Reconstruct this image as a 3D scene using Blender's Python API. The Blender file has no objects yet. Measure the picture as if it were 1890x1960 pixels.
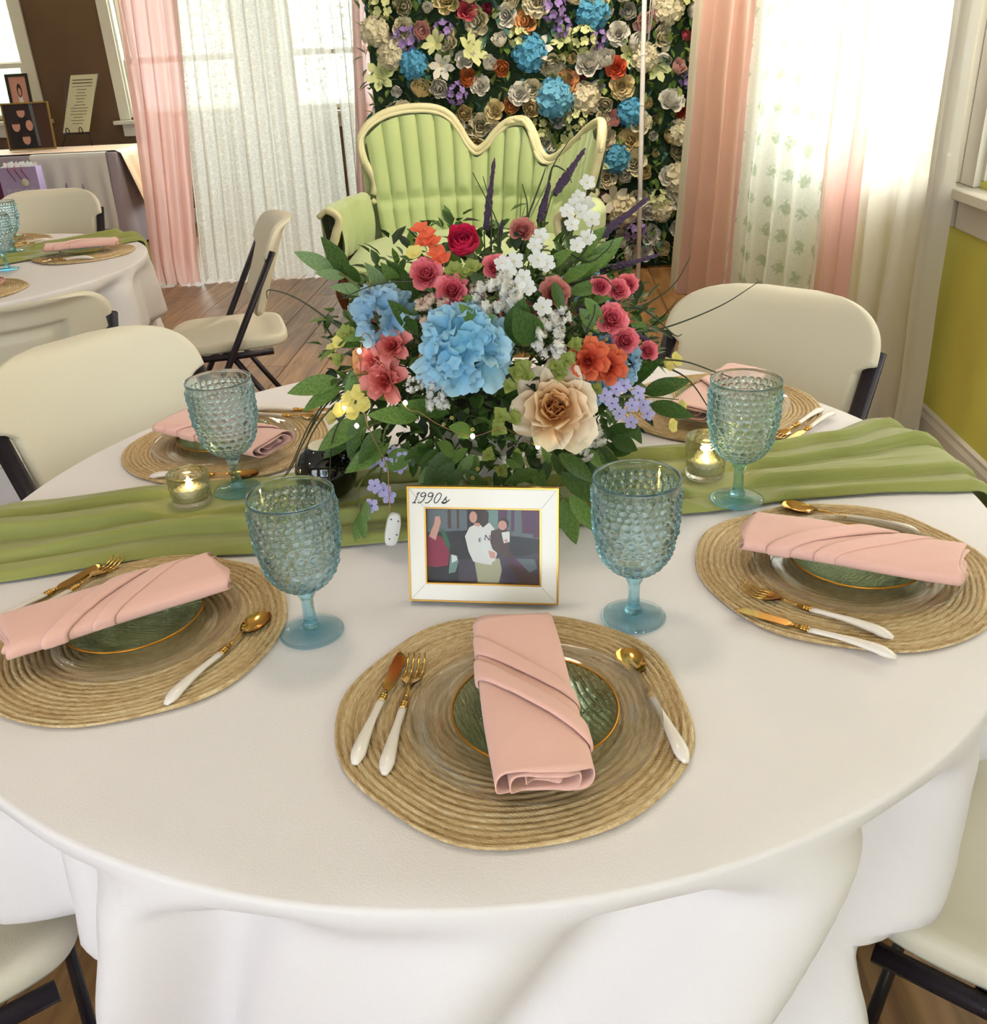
import bpy, math, random
from mathutils import Vector, Matrix, Euler, noise
random.seed(7)
sc = bpy.context.scene
COL = sc.collection
PI = math.pi
# ------------------------------------------------------------------ camera
cam = bpy.data.cameras.new('camera'); camo = bpy.data.objects.new('camera', cam); COL.objects.link(camo)
cr, cu, cf = Vector((.99777, -.047537, -.046846)), Vector((.06317, .446147, .892728)), Vector((.021538, .893696, -.448155))
mw = Matrix((cr, cu, -cf)).transposed().to_4x4(); mw.translation = (0, -1.29635, 1.37936)
camo.matrix_world = mw
cam.sensor_fit = 'HORIZONTAL'; cam.sensor_width = 36; cam.lens = 33.695; cam.clip_start = .02; cam.clip_end = 100
sc.camera = camo
# ------------------------------------------------------------------ light and exposure
vs = sc.view_settings
vs.view_transform = 'Standard'; vs.look = 'None'; vs.gamma = 1; vs.exposure = 0.06; vs.use_curve_mapping = False
world = bpy.data.worlds.new('world'); sc.world = world; world.use_nodes = True
wn = world.node_tree.nodes; wn['Background'].inputs[0].default_value = (.90, .97, 1.0, 1); wn['Background'].inputs[1].default_value = 1.6
RYAW = math.radians(-5.5)                      # the room is turned a little against the camera
RM = Matrix.Rotation(RYAW, 4, 'Z')
def room(u, v, z=0): return RM @ Vector((u, v, z))
U0, U1, V0, V1, ZC = -6.2, 1.50, -3.4, 7.87, 2.75
def area(name, loc, target, sx, sy, power, col):
    l = bpy.data.lights.new(name, 'AREA'); l.shape = 'RECTANGLE'; l.size = sx; l.size_y = sy; l.energy = power; l.color = col
    o = bpy.data.objects.new(name, l); COL.objects.link(o); o.location = loc
    o.rotation_euler = (Vector(target) - Vector(loc)).to_track_quat('-Z', 'Y').to_euler()
    return o
# daylight entering through the room's windows: one lamp in each opening, facing in
WIN = [  # wall, centre along the wall, width, sill height, head height, lamp power, colour
    ('back', -5.19, 1.15, 1.00, 2.25, 26, (.95, 1.0, .97)), ('back', -3.17, 1.10, .96, 2.25, 40, (.95, 1.0, .98)), ('back', -1.55, 1.30, .96, 2.25, 105, (.93, 1.0, 1.0)),
    ('right', .72, 2.3, .93, 2.2, 16, (1.0, .94, .80)), ('right', 2.79, 1.42, .93, 2.2, 50, (1.0, 1.0, .97)),
    ('front', -2.4, 1.8, .7, 2.3, 44, (.82, .88, 1.0)), ('front', .1, 1.8, .7, 2.3, 52, (.82, .88, 1.0))]
for w_, c_, ww, z0, z1, pw, co in WIN:
    zc = (z0+z1)/2
    a_, t_ = {'back': (room(c_, V1+.16, zc), room(c_, 0, zc-.6)), 'right': (room(U1+.16, c_, zc), room(-3, c_, zc-.6)), 'front': (room(c_, V0-.16, zc), room(c_, 4, zc-1.2))}[w_]
    area('daylight_%s_window' % w_, a_, t_, ww*.95, (z1-z0)*.95, pw, co)
sc.cycles.max_bounces = 7; sc.cycles.transparent_max_bounces = 8; sc.cycles.transmission_bounces = 6; sc.cycles.diffuse_bounces = 2; sc.cycles.glossy_bounces = 3
sc.cycles.use_light_tree = False; sc.cycles.caustics_reflective = False; sc.cycles.sample_clamp_indirect = 6
# ------------------------------------------------------------------ materials
def S(h):
    "sRGB 0-255 triple to linear"
    return tuple((c/255/12.92) if c/255 <= .04045 else ((c/255+.055)/1.055)**2.4 for c in h)
MATS = {}
def mat(name, col, rough=.6, metal=0, bump=None, var=None, sheen=0, spec=None, sub=0, coat=0, emit=None, trans=0, ior=None, transl=0, coords='Object'):
    """col linear; bump=(scale,strength[,detail]); var=(scale,colour2[,lo,hi]) mottles the colour; transl mixes a translucent share"""
    if name in MATS: return MATS[name]
    m = bpy.data.materials.new(name); m.use_nodes = True; MATS[name] = m
    nt = m.node_tree; b = nt.nodes['Principled BSDF']; N = nt.nodes.new; L = nt.links.new
    b.inputs['Base Color'].default_value = (*col, 1); b.inputs['Roughness'].default_value = rough; b.inputs['Metallic'].default_value = metal
    if spec is not None: b.inputs['Specular IOR Level'].default_value = spec
    if ior: b.inputs['IOR'].default_value = ior
    b.inputs['Sheen Weight'].default_value = sheen; b.inputs['Coat Weight'].default_value = coat
    b.inputs['Transmission Weight'].default_value = trans
    if sub: b.inputs['Subsurface Weight'].default_value = sub; b.inputs['Subsurface Radius'].default_value = (.01, .006, .004)
    if emit: b.inputs['Emission Color'].default_value = (*emit[0], 1); b.inputs['Emission Strength'].default_value = emit[1]
    tc = N('ShaderNodeTexCoord')
    if var:
        n = N('ShaderNodeTexNoise'); n.inputs['Scale'].default_value = var[0]; n.inputs['Detail'].default_value = 4
        L(tc.outputs[coords], n.inputs['Vector'])
        r = N('ShaderNodeValToRGB'); r.color_ramp.elements[0].position = var[2] if len(var) > 2 else .35; r.color_ramp.elements[1].position = var[3] if len(var) > 3 else .65
        r.color_ramp.elements[0].color = (*col, 1); r.color_ramp.elements[1].color = (*var[1], 1)
        L(n.outputs['Fac'], r.inputs[0]); L(r.outputs[0], b.inputs['Base Color'])
    if bump:
        n = N('ShaderNodeTexNoise'); n.inputs['Scale'].default_value = bump[0]; n.inputs['Detail'].default_value = bump[2] if len(bump) > 2 else 3
        L(tc.outputs[coords], n.inputs['Vector'])
        bp = N('ShaderNodeBump'); bp.inputs['Strength'].default_value = bump[1]; bp.inputs['Distance'].default_value = .01
        L(n.outputs['Fac'], bp.inputs['Height']); L(bp.outputs[0], b.inputs['Normal'])
    if transl:
        t = N('ShaderNodeBsdfTranslucent'); t.inputs[0].default_value = (*col, 1)
        if var: L(r.outputs[0], t.inputs[0])
        mx = N('ShaderNodeMixShader'); mx.inputs[0].default_value = transl
        L(b.outputs[0], mx.inputs[1]); L(t.outputs[0], mx.inputs[2]); L(mx.outputs[0], nt.nodes['Material Output'].inputs[0])
    return m
def radial_mat(name, stops, r0, rough=.7, transl=.3, bump=None):
    "petal colour that changes from the heart of a flower outwards (distance from the flower's origin)"
    if name in MATS: return MATS[name]
    m = mat(name, stops[0][1], rough, transl=transl, bump=bump); nt = m.node_tree; N = nt.nodes.new; L = nt.links.new
    tc = N('ShaderNodeTexCoord'); vl = N('ShaderNodeVectorMath'); vl.operation = 'LENGTH'; L(tc.outputs['Object'], vl.inputs[0])
    dv = N('ShaderNodeMath'); dv.operation = 'DIVIDE'; dv.inputs[1].default_value = r0; L(vl.outputs['Value'], dv.inputs[0])
    r = N('ShaderNodeValToRGB'); e = r.color_ramp.elements
    e[0].position = stops[0][0]; e[0].color = (*stops[0][1], 1); e[1].position = stops[-1][0]; e[1].color = (*stops[-1][1], 1)
    for p, c in stops[1:-1]:
        k = e.new(p); k.color = (*c, 1)
    L(dv.outputs[0], r.inputs[0]); L(r.outputs[0], nt.nodes['Principled BSDF'].inputs['Base Color'])
    for n in nt.nodes:
        if n.type == 'BSDF_TRANSLUCENT': L(r.outputs[0], n.inputs[0])
    return m
def glass(name, tint, clear=.45, rough=.03, ior=1.45, bump=None, absorb=None):
    "clear or tinted glass: refracting glass with a share of straight-through light"
    if name in MATS: return MATS[name]
    m = bpy.data.materials.new(name); m.use_nodes = True; MATS[name] = m
    nt = m.node_tree; nt.nodes.remove(nt.nodes['Principled BSDF']); N = nt.nodes.new; L = nt.links.new
    g = N('ShaderNodeBsdfGlass'); g.inputs['Color'].default_value = (*tint, 1); g.inputs['Roughness'].default_value = rough; g.inputs['IOR'].default_value = ior
    t = N('ShaderNodeBsdfTransparent'); t.inputs[0].default_value = (*tint, 1)
    mx = N('ShaderNodeMixShader'); mx.inputs[0].default_value = clear
    L(g.outputs[0], mx.inputs[1]); L(t.outputs[0], mx.inputs[2]); L(mx.outputs[0], nt.nodes['Material Output'].inputs[0])
    if absorb:   # colour deepens with the thickness of the glass
        va = N('ShaderNodeVolumeAbsorption'); va.inputs['Color'].default_value = (*absorb[0], 1); va.inputs['Density'].default_value = absorb[1]; L(va.outputs[0], nt.nodes['Material Output'].inputs['Volume'])
    if bump:
        tc = N('ShaderNodeTexCoord'); w = N('ShaderNodeTexWave'); w.wave_type = 'BANDS'; w.inputs['Scale'].default_value = bump[0]; w.inputs['Distortion'].default_value = bump[2]
        L(tc.outputs['Object'], w.inputs['Vector']); bp = N('ShaderNodeBump'); bp.inputs['Strength'].default_value = bump[1]; bp.inputs['Distance'].default_value = .004
        L(w.outputs['Fac'], bp.inputs['Height']); L(bp.outputs[0], g.inputs['Normal'])
    return m
# ------------------------------------------------------------------ mesh helpers
class MB:
    "collects vertices and faces; build() links them as one mesh object"
    def __init__(s): s.v = []; s.f = []; s.mi = []
    def add(s, vs_, fs, mi=0):
        o = len(s.v); s.v += [tuple(p) for p in vs_]; s.f += [tuple(i + o for i in q) for q in fs]; s.mi += [mi]*len(fs); return s
    def box(s, x0, x1, y0, y1, z0, z1, mi=0):
        return s.add([(x0,y0,z0),(x1,y0,z0),(x1,y1,z0),(x0,y1,z0),(x0,y0,z1),(x1,y0,z1),(x1,y1,z1),(x0,y1,z1)],
              [(0,3,2,1),(4,5,6,7),(0,1,5,4),(1,2,6,5),(2,3,7,6),(3,0,4,7)], mi)
    def bevbox(s, x0, x1, y0, y1, z0, z1, b, mi=0):
        "box with chamfered upper and lower rims"
        return s.loft([[(x0+b,y0+b,z0),(x1-b,y0+b,z0),(x1-b,y1-b,z0),(x0+b,y1-b,z0)],[(x0,y0,z0+b),(x1,y0,z0+b),(x1,y1,z0+b),(x0,y1,z0+b)],
                       [(x0,y0,z1-b),(x1,y0,z1-b),(x1,y1,z1-b),(x0,y1,z1-b)],[(x0+b,y0+b,z1),(x1-b,y0+b,z1),(x1-b,y1-b,z1),(x0+b,y1-b,z1)]], True, True, mi)
    def loft(s, rings, cap0=False, cap1=False, mi=0, closed=True):
        n = len(rings[0]); vs_ = [p for r in rings for p in r]; fs = []
        for i in range(len(rings)-1):
            for j in range(n if closed else n-1):
                a, b = i*n+j, i*n+(j+1) % n
                fs.append((a, b, b+n, a+n))
        if cap0: fs.append(tuple(range(n-1, -1, -1)))
        if cap1: fs.append(tuple((len(rings)-1)*n+j for j in range(n)))
        return s.add(vs_, fs, mi)
    def grid(s, fn, nu, nv, mi=0):
        "fn(i/nu, j/nv) -> point"
        vs_ = [fn(i/nu, j/nv) for i in range(nu+1) for j in range(nv+1)]; m = nv+1
        return s.add(vs_, [(i*m+j, (i+1)*m+j, (i+1)*m+j+1, i*m+j+1) for i in range(nu) for j in range(nv)], mi)
    def lathe(s, prof, n=32, mi=0, c=(0,0,0), cap0=False, cap1=False):
        return s.loft([[(c[0]+r*math.cos(2*PI*k/n), c[1]+r*math.sin(2*PI*k/n), c[2]+z) for k in range(n)] for r, z in prof], cap0, cap1, mi)
    def tube(s, pts, r, n=8, mi=0, cap=True, flat=1.0):
        "round bar along a path; r is a number or one radius per point"
        pts = [Vector(p) for p in pts]; rs = r if isinstance(r, (list, tuple)) else [r]*len(pts); rings = []; up = None
        for i, p in enumerate(pts):
            t = (pts[min(i+1, len(pts)-1)] - pts[max(i-1, 0)]).normalized()
            if up is None:
                up = Vector((0,0,1)) if abs(t.z) < .9 else Vector((1,0,0))
            a = t.cross(up).normalized(); b = a.cross(t).normalized(); up = b
            rings.append([tuple(p + a*rs[i]*math.cos(2*PI*k/n) + b*rs[i]*flat*math.sin(2*PI*k/n)) for k in range(n)])
        return s.loft(rings, cap, cap, mi)
    def ball(s, c, r, n=8, m=6, sz=1, mi=0):
        return s.lathe([(max(1e-5, r*math.sin(PI*k/m)), -r*sz*math.cos(PI*k/m)) for k in range(m+1)], n, mi, c)
    def xf(s, M):
        s.v = [tuple(M @ Vector(p)) for p in s.v]; return s
    def join(s, o, M=None, mi=None):
        vs_ = [tuple(M @ Vector(p)) for p in o.v] if M else o.v
        k = len(s.v); s.v += vs_; s.f += [tuple(i+k for i in q) for q in o.f]; s.mi += (o.mi if mi is None else [mi]*len(o.f)); return s
    def mesh(s, name, mats, smooth=True):
        me = bpy.data.meshes.new(name); me.from_pydata(s.v, [], s.f)
        for m in (mats if isinstance(mats, (list, tuple)) else [mats]): me.materials.append(m)
        if any(s.mi): me.polygons.foreach_set('material_index', s.mi)
        if smooth: me.polygons.foreach_set('use_smooth', [True]*len(me.polygons))
        me.update(); return me
    def build(s, name, mats, parent=None, smooth=True, loc=None, rot=None):
        return obj(name, s.mesh(name, mats, smooth), parent, loc, rot)
def obj(name, me, parent=None, loc=None, rot=None):
    o = bpy.data.objects.new(name, me); COL.objects.link(o)
    if parent: o.parent = parent
    if loc is not None: o.location = loc
    if rot is not None: o.rotation_euler = rot
    return o
def tag(o, label, cat, group=None):
    o['label'] = label; o['category'] = cat
    if group: o['group'] = group
    return o
def thing(name, label, cat, loc=(0,0,0), rz=0, group=None):
    o = bpy.data.objects.new(name, None); COL.objects.link(o); o.empty_display_size = .05
    o.location = loc; o.rotation_euler = (0, 0, rz)
    return tag(o, label, cat, group)
def struct(o): o['kind'] = 'structure'; return o
def dup(root, loc, rz=0, label=None, rot=None, scale=None):
    "a copy of a thing with copies of its parts and sub-parts"
    r = root.copy(); COL.objects.link(r); r.location = loc; r.rotation_euler = rot if rot else (0, 0, rz)
    if scale: r.scale = (scale,)*3
    if label: r['label'] = label
    for ch in [o for o in bpy.data.objects if o.parent == root]:
        c = ch.copy(); COL.objects.link(c); c.parent = r
        for g in [o for o in bpy.data.objects if o.parent == ch]:
            d = g.copy(); COL.objects.link(d); d.parent = c
    return r
def soft_bevel(o, w=.003, seg=2):
    m = o.modifiers.new('bevel', 'BEVEL'); m.width = w; m.segments = seg; m.limit_method = 'ANGLE'; return o
def wob(x, y, z=0): return noise.noise(Vector((x, y, z)))
def lerp(a, b, t): return a + (b-a)*t
def sm(t): t = max(0, min(1, t)); return t*t*(3-2*t)
def sup(a, n):
    "superellipse direction"
    c, s_ = math.cos(a), math.sin(a)
    return (math.copysign(abs(c)**(2/n), c), math.copysign(abs(s_)**(2/n), s_))
# ================================================================== the room
m_white = mat('white_paint', S((226,218,200)), .45, bump=(40,.05))
m_brown = mat('brown_wall_paint', S((112,84,56)), .7, var=(1.2, S((100,72,50))), bump=(60,.12))
m_green = mat('olive_green_wall_paint', S((226,220,100)), .7, var=(3, S((218,208,90))), bump=(35,.15))
m_cream = mat('cream_wall_paint', S((214,198,172)), .7, bump=(50,.1))
m_ceil = mat('ceiling_paint', S((232,226,214)), .8, bump=(50,.1))
m_pane = glass('window_glass', (.97,.99,.98), clear=.92)
def wall(name, L0, L1, place, m, openings, t=.14):
    "wall slab along one side of the room; openings = (from, to, z0, z1)"
    mb = MB(); x = L0
    for a, b, z0, z1 in sorted(openings):
        mb.box(x, a, 0, t, 0, ZC); mb.box(a, b, 0, t, 0, z0); mb.box(a, b, 0, t, z1, ZC); x = b
    mb.box(x, L1, 0, t, 0, ZC)
    return struct(mb.xf(place).build(name, m, smooth=False))
PL = {'back': RM @ Matrix.Translation((0, V1, 0)), 'right': RM @ Matrix.Translation((U1, 0, 0)) @ Matrix.Rotation(-PI/2, 4, 'Z') @ Matrix.Scale(-1, 4, (1,0,0)),
      'front': RM @ Matrix.Translation((0, V0, 0)) @ Matrix.Scale(-1, 4, (0,1,0)), 'left': RM @ Matrix.Translation((U0, 0, 0)) @ Matrix.Rotation(PI/2, 4, 'Z')}
op = {k: [(c-w/2, c+w/2, a, b) for q, c, w, a, b, _, _ in WIN if q == k] for k in ('back', 'right', 'front', 'left')}
wall('wall_back', U0-.14, U1+.14, PL['back'], m_brown, op['back'])
wall('wall_right', V0, V1, PL['right'], m_green, op['right'])
wall('wall_front', U0-.14, U1+.14, PL['front'], m_cream, op['front'])
wall('wall_left', V0, V1, PL['left'], m_cream, [])
struct(MB().box(U0-.14, U1+.14, V0-.14, V1+.14, ZC, ZC+.1).xf(RM).build('ceiling', m_ceil, smooth=False))
# floor: a sub-floor slab and its planks
def wood(name, c1, c2, rough):
    m = mat(name, c1, rough); nt = m.node_tree; N = nt.nodes.new; L = nt.links.new; b = nt.nodes['Principled BSDF']
    tc = N('ShaderNodeTexCoord'); mp = N('ShaderNodeMapping'); mp.inputs['Scale'].default_value = (14, 1.2, 14); L(tc.outputs['Object'], mp.inputs[0])
    oi = N('ShaderNodeObjectInfo'); ad = N('ShaderNodeVectorMath'); ad.operation = 'ADD'; L(mp.outputs[0], ad.inputs[0])
    mu = N('ShaderNodeVectorMath'); mu.operation = 'SCALE'; mu.inputs[3].default_value = 40; L(oi.outputs['Random'], mu.inputs[0]); L(mu.outputs[0], ad.inputs[1])
    n = N('ShaderNodeTexNoise'); n.inputs['Scale'].default_value = 1.6; n.inputs['Detail'].default_value = 8; n.inputs['Distortion'].default_value = 1.2; L(ad.outputs[0], n.inputs['Vector'])
    r = N('ShaderNodeValToRGB'); r.color_ramp.elements[0].position = .3; r.color_ramp.elements[1].position = .72
    r.color_ramp.elements[0].color = (*c1, 1); r.color_ramp.elements[1].color = (*c2, 1); L(n.outputs['Fac'], r.inputs[0])
    hs = N('ShaderNodeHueSaturation'); ma = N('ShaderNodeMath'); ma.operation = 'MULTIPLY_ADD'; ma.inputs[1].default_value = .3; ma.inputs[2].default_value = .85
    L(oi.outputs['Random'], ma.inputs[0]); L(ma.outputs[0], hs.inputs['Value']); L(r.outputs[0], hs.inputs['Color']); L(hs.outputs[0], b.inputs['Base Color'])
    bp = N('ShaderNodeBump'); bp.inputs['Strength'].default_value = .12; bp.inputs['Distance'].default_value = .004; L(n.outputs['Fac'], bp.inputs['Height']); L(bp.outputs[0], b.inputs['Normal'])
    return m
m_wood = wood('oak_plank', S((112,76,40)), S((172,128,78)), .45)
m_sub = mat('dark_subfloor', S((40,26,16)), .8)
floor = struct(MB().box(U0-.14, U1+.14, V0-.14, V1+.14, -.12, -.012).xf(RM).build('floor', m_sub, smooth=False))
PW, PL_ = .20, 1.5
plank = MB().bevbox(0, PW-.002, 0, PL_-.002, -.012, 0, .002).mesh('plank', m_wood, False)
iu = 0; u = U0
while u < U1 - .01:
    v = V0 - (iu*.37 % 1)*PL_*.0
    off = (iu*.61) % 1 * PL_
    v = V0 - off
    while v < V1:
        a, b = max(v, V0), min(v+PL_, V1)
        if b - a > .05:
            o = obj('plank', plank, floor); o.location = room(u, a); o.rotation_euler = (0, 0, RYAW); o.scale = (min(1, (U1-u)/PW), (b-a)/PL_, 1)
        v += PL_
    u += PW; iu += 1
# windows
def window(n, side, c, w, z0, z1):
    root = bpy.data.objects.new('window_%d' % n, None); COL.objects.link(root); struct(root)
    root.matrix_world = PL[side] @ Matrix.Translation((c, 0, 0)); h = w/2; k = .10
    def P(name, m=m_white, **kw):
        mb = MB(); 
        for b in kw['b']: mb.bevbox(*b, kw.get('bev', .004))
        return mb.build(name, m, root, False)
    P('casing', b=[(-h-k, -h, -.022, 0, z0-.02, z1)]); P('casing', b=[(h, h+k, -.022, 0, z0-.02, z1)]); P('head_casing', b=[(-h-k-.02, h+k+.02, -.026, 0, z1, z1+.12)])
    P('sill', b=[(-h-k-.05, h+k+.05, -.075, .05, z0-.055, z0-.02)]); P('apron', b=[(-h-k+.01, h+k-.01, -.02, 0, z0-.16, z0-.055)])
    P('jamb', b=[(-h, -h+.02, 0, .14, z0, z1)]); P('jamb', b=[(h-.02, h, 0, .14, z0, z1)]); P('jamb', b=[(-h, h, 0, .14, z1-.02, z1)])
    zm = (z0+z1)/2 - .18
    for a, b, y, nm in ((z0-.015, zm+.02, .045, 'lower_sash'), (zm-.02, z1-.02, .085, 'upper_sash')):
        s = P(nm, b=[(-h+.02, -h+.07, y, y+.035, a, b), (h-.07, h-.02, y, y+.035, a, b), (-h+.07, h-.07, y, y+.035, a, a+.05), (-h+.07, h-.07, y, y+.035, b-.045, b)])
        g = MB().box(-h+.06, h-.06, y+.015, y+.019, a+.04, b-.04).build('pane', m_pane, s, False)
for i, (q, c, w, a, b, _, _) in enumerate(WIN): window(i+1, q, c, w, a, b)
def base(name, L0, L1, side):
    mb = MB(); mb.add([], []); prof = [(0,0),(-.018,0),(-.018,.10),(-.012,.115),(-.012,.128),(0,.135)]
    mb.loft([[(x, y, z) for y, z in prof] for x in (L0, L1)], True, True, closed=True)
    struct(mb.xf(PL[side]).build(name, m_white, smooth=False))
base('baseboard_back', U0, U1, 'back'); base('baseboard_right', V0, V1, 'right'); base('baseboard_left', V0, V1, 'left'); base('baseboard_front', U0, U1, 'front')
# warm overhead ceiling lamps, unseen; the settee one is boosted to brighten the flower wall
m_lampglow = mat('lamp_diffuser', S((255,240,214)), .5, emit=((1.0,.86,.66), 6))
m_lampmetal = mat('lamp_metal', S((200,190,170)), .35, .9)
for i, (u, v, nm, pw) in enumerate(((-.2, .2, 'flush ceiling lamp above the flower-topped dining table', 34), (-1.9, 3.2, 'flush ceiling lamp above the rear round table', 34), (-3.6, 6.0, 'flush ceiling lamp nearest the gift table', 22), (0.5, 3.9, 'unseen ceiling lamp above the green settee, boosted for the flower wall', 230), (-2.6, -1.2, 'flush ceiling lamp by the front windows', 26))):
    t = thing('ceiling_lamp', nm, 'lamp', room(u, v, ZC), 0, 'flush ceiling lamps')
    MB().lathe([(.001,-.02),(.17,-.02),(.18,-.01),(.18,0),(.001,0)], 32).build('canopy', m_lampmetal, t)
    MB().lathe([(.16,-.02),(.158,-.045),(.13,-.075),(.07,-.092),(.001,-.096)], 32).build('diffuser', m_lampglow, t)
    l = bpy.data.lights.new('lamp_light', 'AREA'); l.shape = 'DISK'; l.size = .3; l.energy = pw*.16; l.color = (1.0,.86,.70)
    lo = bpy.data.objects.new('lamp_light', l); COL.objects.link(lo); lo.parent = t; lo.location = (0,0,-.11)
# garden seen through the corner window
m_gleaf = mat('garden_leaf', S((150,190,110)), .6, transl=.4); m_bark = mat('garden_bark', S((120,100,80)), .9)
for gx, gy, gs, lab in ((-7.2, 12.5, 1.0, 'sunlit leafy tree beyond the corner window'), (-9.6, 13.6, 1.15, 'sunlit leafy tree farther left in the garden')):
    t = thing('garden_tree', lab, 'tree', room(gx, gy, -.1), 0, 'garden trees')
    MB().tube([(0,0,0),(.05,0,1.2),(0,.05,2.6)], [.14,.11,.07], 8).build('trunk', m_bark, t)
    mb = MB(); rr = random.Random(3)
    for k in range(1500):
        d = Vector((rr.gauss(0,1), rr.gauss(0,1), rr.gauss(0,1))).normalized()*rr.uniform(.5,1.25)*gs
        c = Vector((0,0,2.2)) + Vector((d.x, d.y, d.z*1.1)); a = Vector((rr.gauss(0,1), rr.gauss(0,1), rr.gauss(0,1))).normalized()*.1; b = a.orthogonal().normalized()*.05
        mb.add([c-a, c+b, c+a, c-b], [(0,1,2,3)])
    f = mb.build('foliage', m_gleaf, t, False); f['kind'] = 'stuff'
struct(MB().box(-30, 20, 8.4, 40, -.3, -.12).build('garden_ground', mat('lawn', S((140,170,90)), .9), smooth=False))
# ================================================================== round tables with cloths and runner
TZ = .745
m_cloth = mat('white_tablecloth', S((240,232,230)), .75, sheen=.15, bump=(420,.10,2), spec=.2)
m_dark = mat('black_powder_coat', S((26,22,28)), .42)
m_plastic_grey = mat('grey_table_plastic', S((190,186,176)), .6)
def cloth_mesh(seed, R, chairs, nz=46, n=300):
    "round cloth: flat top, rolled edge, skirt falling in folds; chairs = angles where a seat presses it in"
    mb = MB(); rs = random.Random(seed); rings = []
    ph = [rs.uniform(0, 6.28) for _ in range(6)]
    for k in range(26):
        r = R*(.992)*(k+.02)/25
        rings.append([(r*math.cos(2*PI*j/n), r*math.sin(2*PI*j/n), TZ + .0009*wob(3.2*r*math.cos(2*PI*j/n)+seed, 5*r*math.sin(2*PI*j/n)) + .0006*wob(9*r*math.cos(2*PI*j/n)+.7*seed, 3*r*math.sin(2*PI*j/n), 3)) for j in range(n)])
    for k in range(1, 5):
        t = k/4*PI/2; rings.append([((R*.992+R*.008*math.sin(t))*math.cos(2*PI*j/n), (R*.992+R*.008*math.sin(t))*math.sin(2*PI*j/n), TZ-.006*(1-math.cos(t))) for j in range(n)])
    for k in range(1, nz+1):
        q = k/nz; z = (TZ-.006) - q*(TZ-.006-.025); ring = []
        d = sm((q-.010)/.085)
        for j in range(n):
            a = 2*PI*j/n
            # folds wander sideways as they fall and have sharper inward creases
            a2 = a + .10*d*math.sin(3*a+ph[0]) + .55*q*math.sin(1.5*a+ph[4]) + .05*wob(2*math.cos(a)+seed, 2*math.sin(a), 2.2*q)
            w = math.sin(15*a2+ph[1]+1.1*math.sin(2*a2+ph[2])) + .65*math.sin(26*a2+ph[3]+1.6*math.sin(3*a2))
            w = w if w > 0 else w*1.35
            amp = .85 + .45*wob(1.3*math.cos(a)+seed*2, 1.3*math.sin(a), 5)
            hip = 0
            r = R - hip - .004*sm((q-.01)/.05) + .055*q + amp*d*(w-1.0)*(.024+.030*q) + .0035*wob(6*math.cos(a), 6*math.sin(a), 9*q+seed)*sm(q*10)
            for ca, cl_ in chairs:
                da = abs((a-ca+PI) % (2*PI)-PI)
                if da < .42:
                    r = lerp(r, min(r, cl_/math.cos(min(da,.38))), sm((.42-da)/.12)*sm((q-.335)/.045))
            ring.append((r*math.cos(a), r*math.sin(a), z))
        rings.append(ring)
    mb.loft(rings, True, False)
    return mb.mesh('tablecloth', m_cloth)
def table_root(loc, label):
    t = thing('round_table', label, 'table', loc, 0, 'round folding tables')
    MB().lathe([(.001,TZ-.045),(.735,TZ-.045),(.742,TZ-.04),(.742,TZ-.014),(.735,TZ-.008),(.001,TZ-.008)], 64).build('tabletop', m_plastic_grey, t)
    for sx in (-1, 1):
        for sy in (-1, 1): MB().tube([(sx*.30, sy*.42, 0), (sx*.30, sy*.42, TZ-.05)], .016, 8).build('leg', m_dark, t)
        MB().tube([(sx*.30, -.42, .3), (sx*.30, .42, .3)], .012, 8).build('crossbar', m_dark, t)
    return t
rad = math.radians
table_root((0,0,0), 'grey folding table hidden under the large white cloth in front')
c1 = tag(obj('tablecloth', cloth_mesh(4, .762, [(rad(-36.6),.640), (rad(-149.6),.660), (rad(142),.56), (rad(45),.53)])), 'white floor-length cloth on the large foreground table with the flowers', 'tablecloth', 'white round tablecloths')
BT = Vector((-1.94, 2.2, 0))
table_root(BT, 'grey folding table under the rear white cloth at the left')
c2 = tag(obj('tablecloth', cloth_mesh(9, .775, [(rad(0),.70), (rad(-54),.74), (rad(90),.70)])), 'white floor-length cloth on the smaller-looking rear table at left', 'tablecloth', 'white round tablecloths'); c2.location = BT
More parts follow.
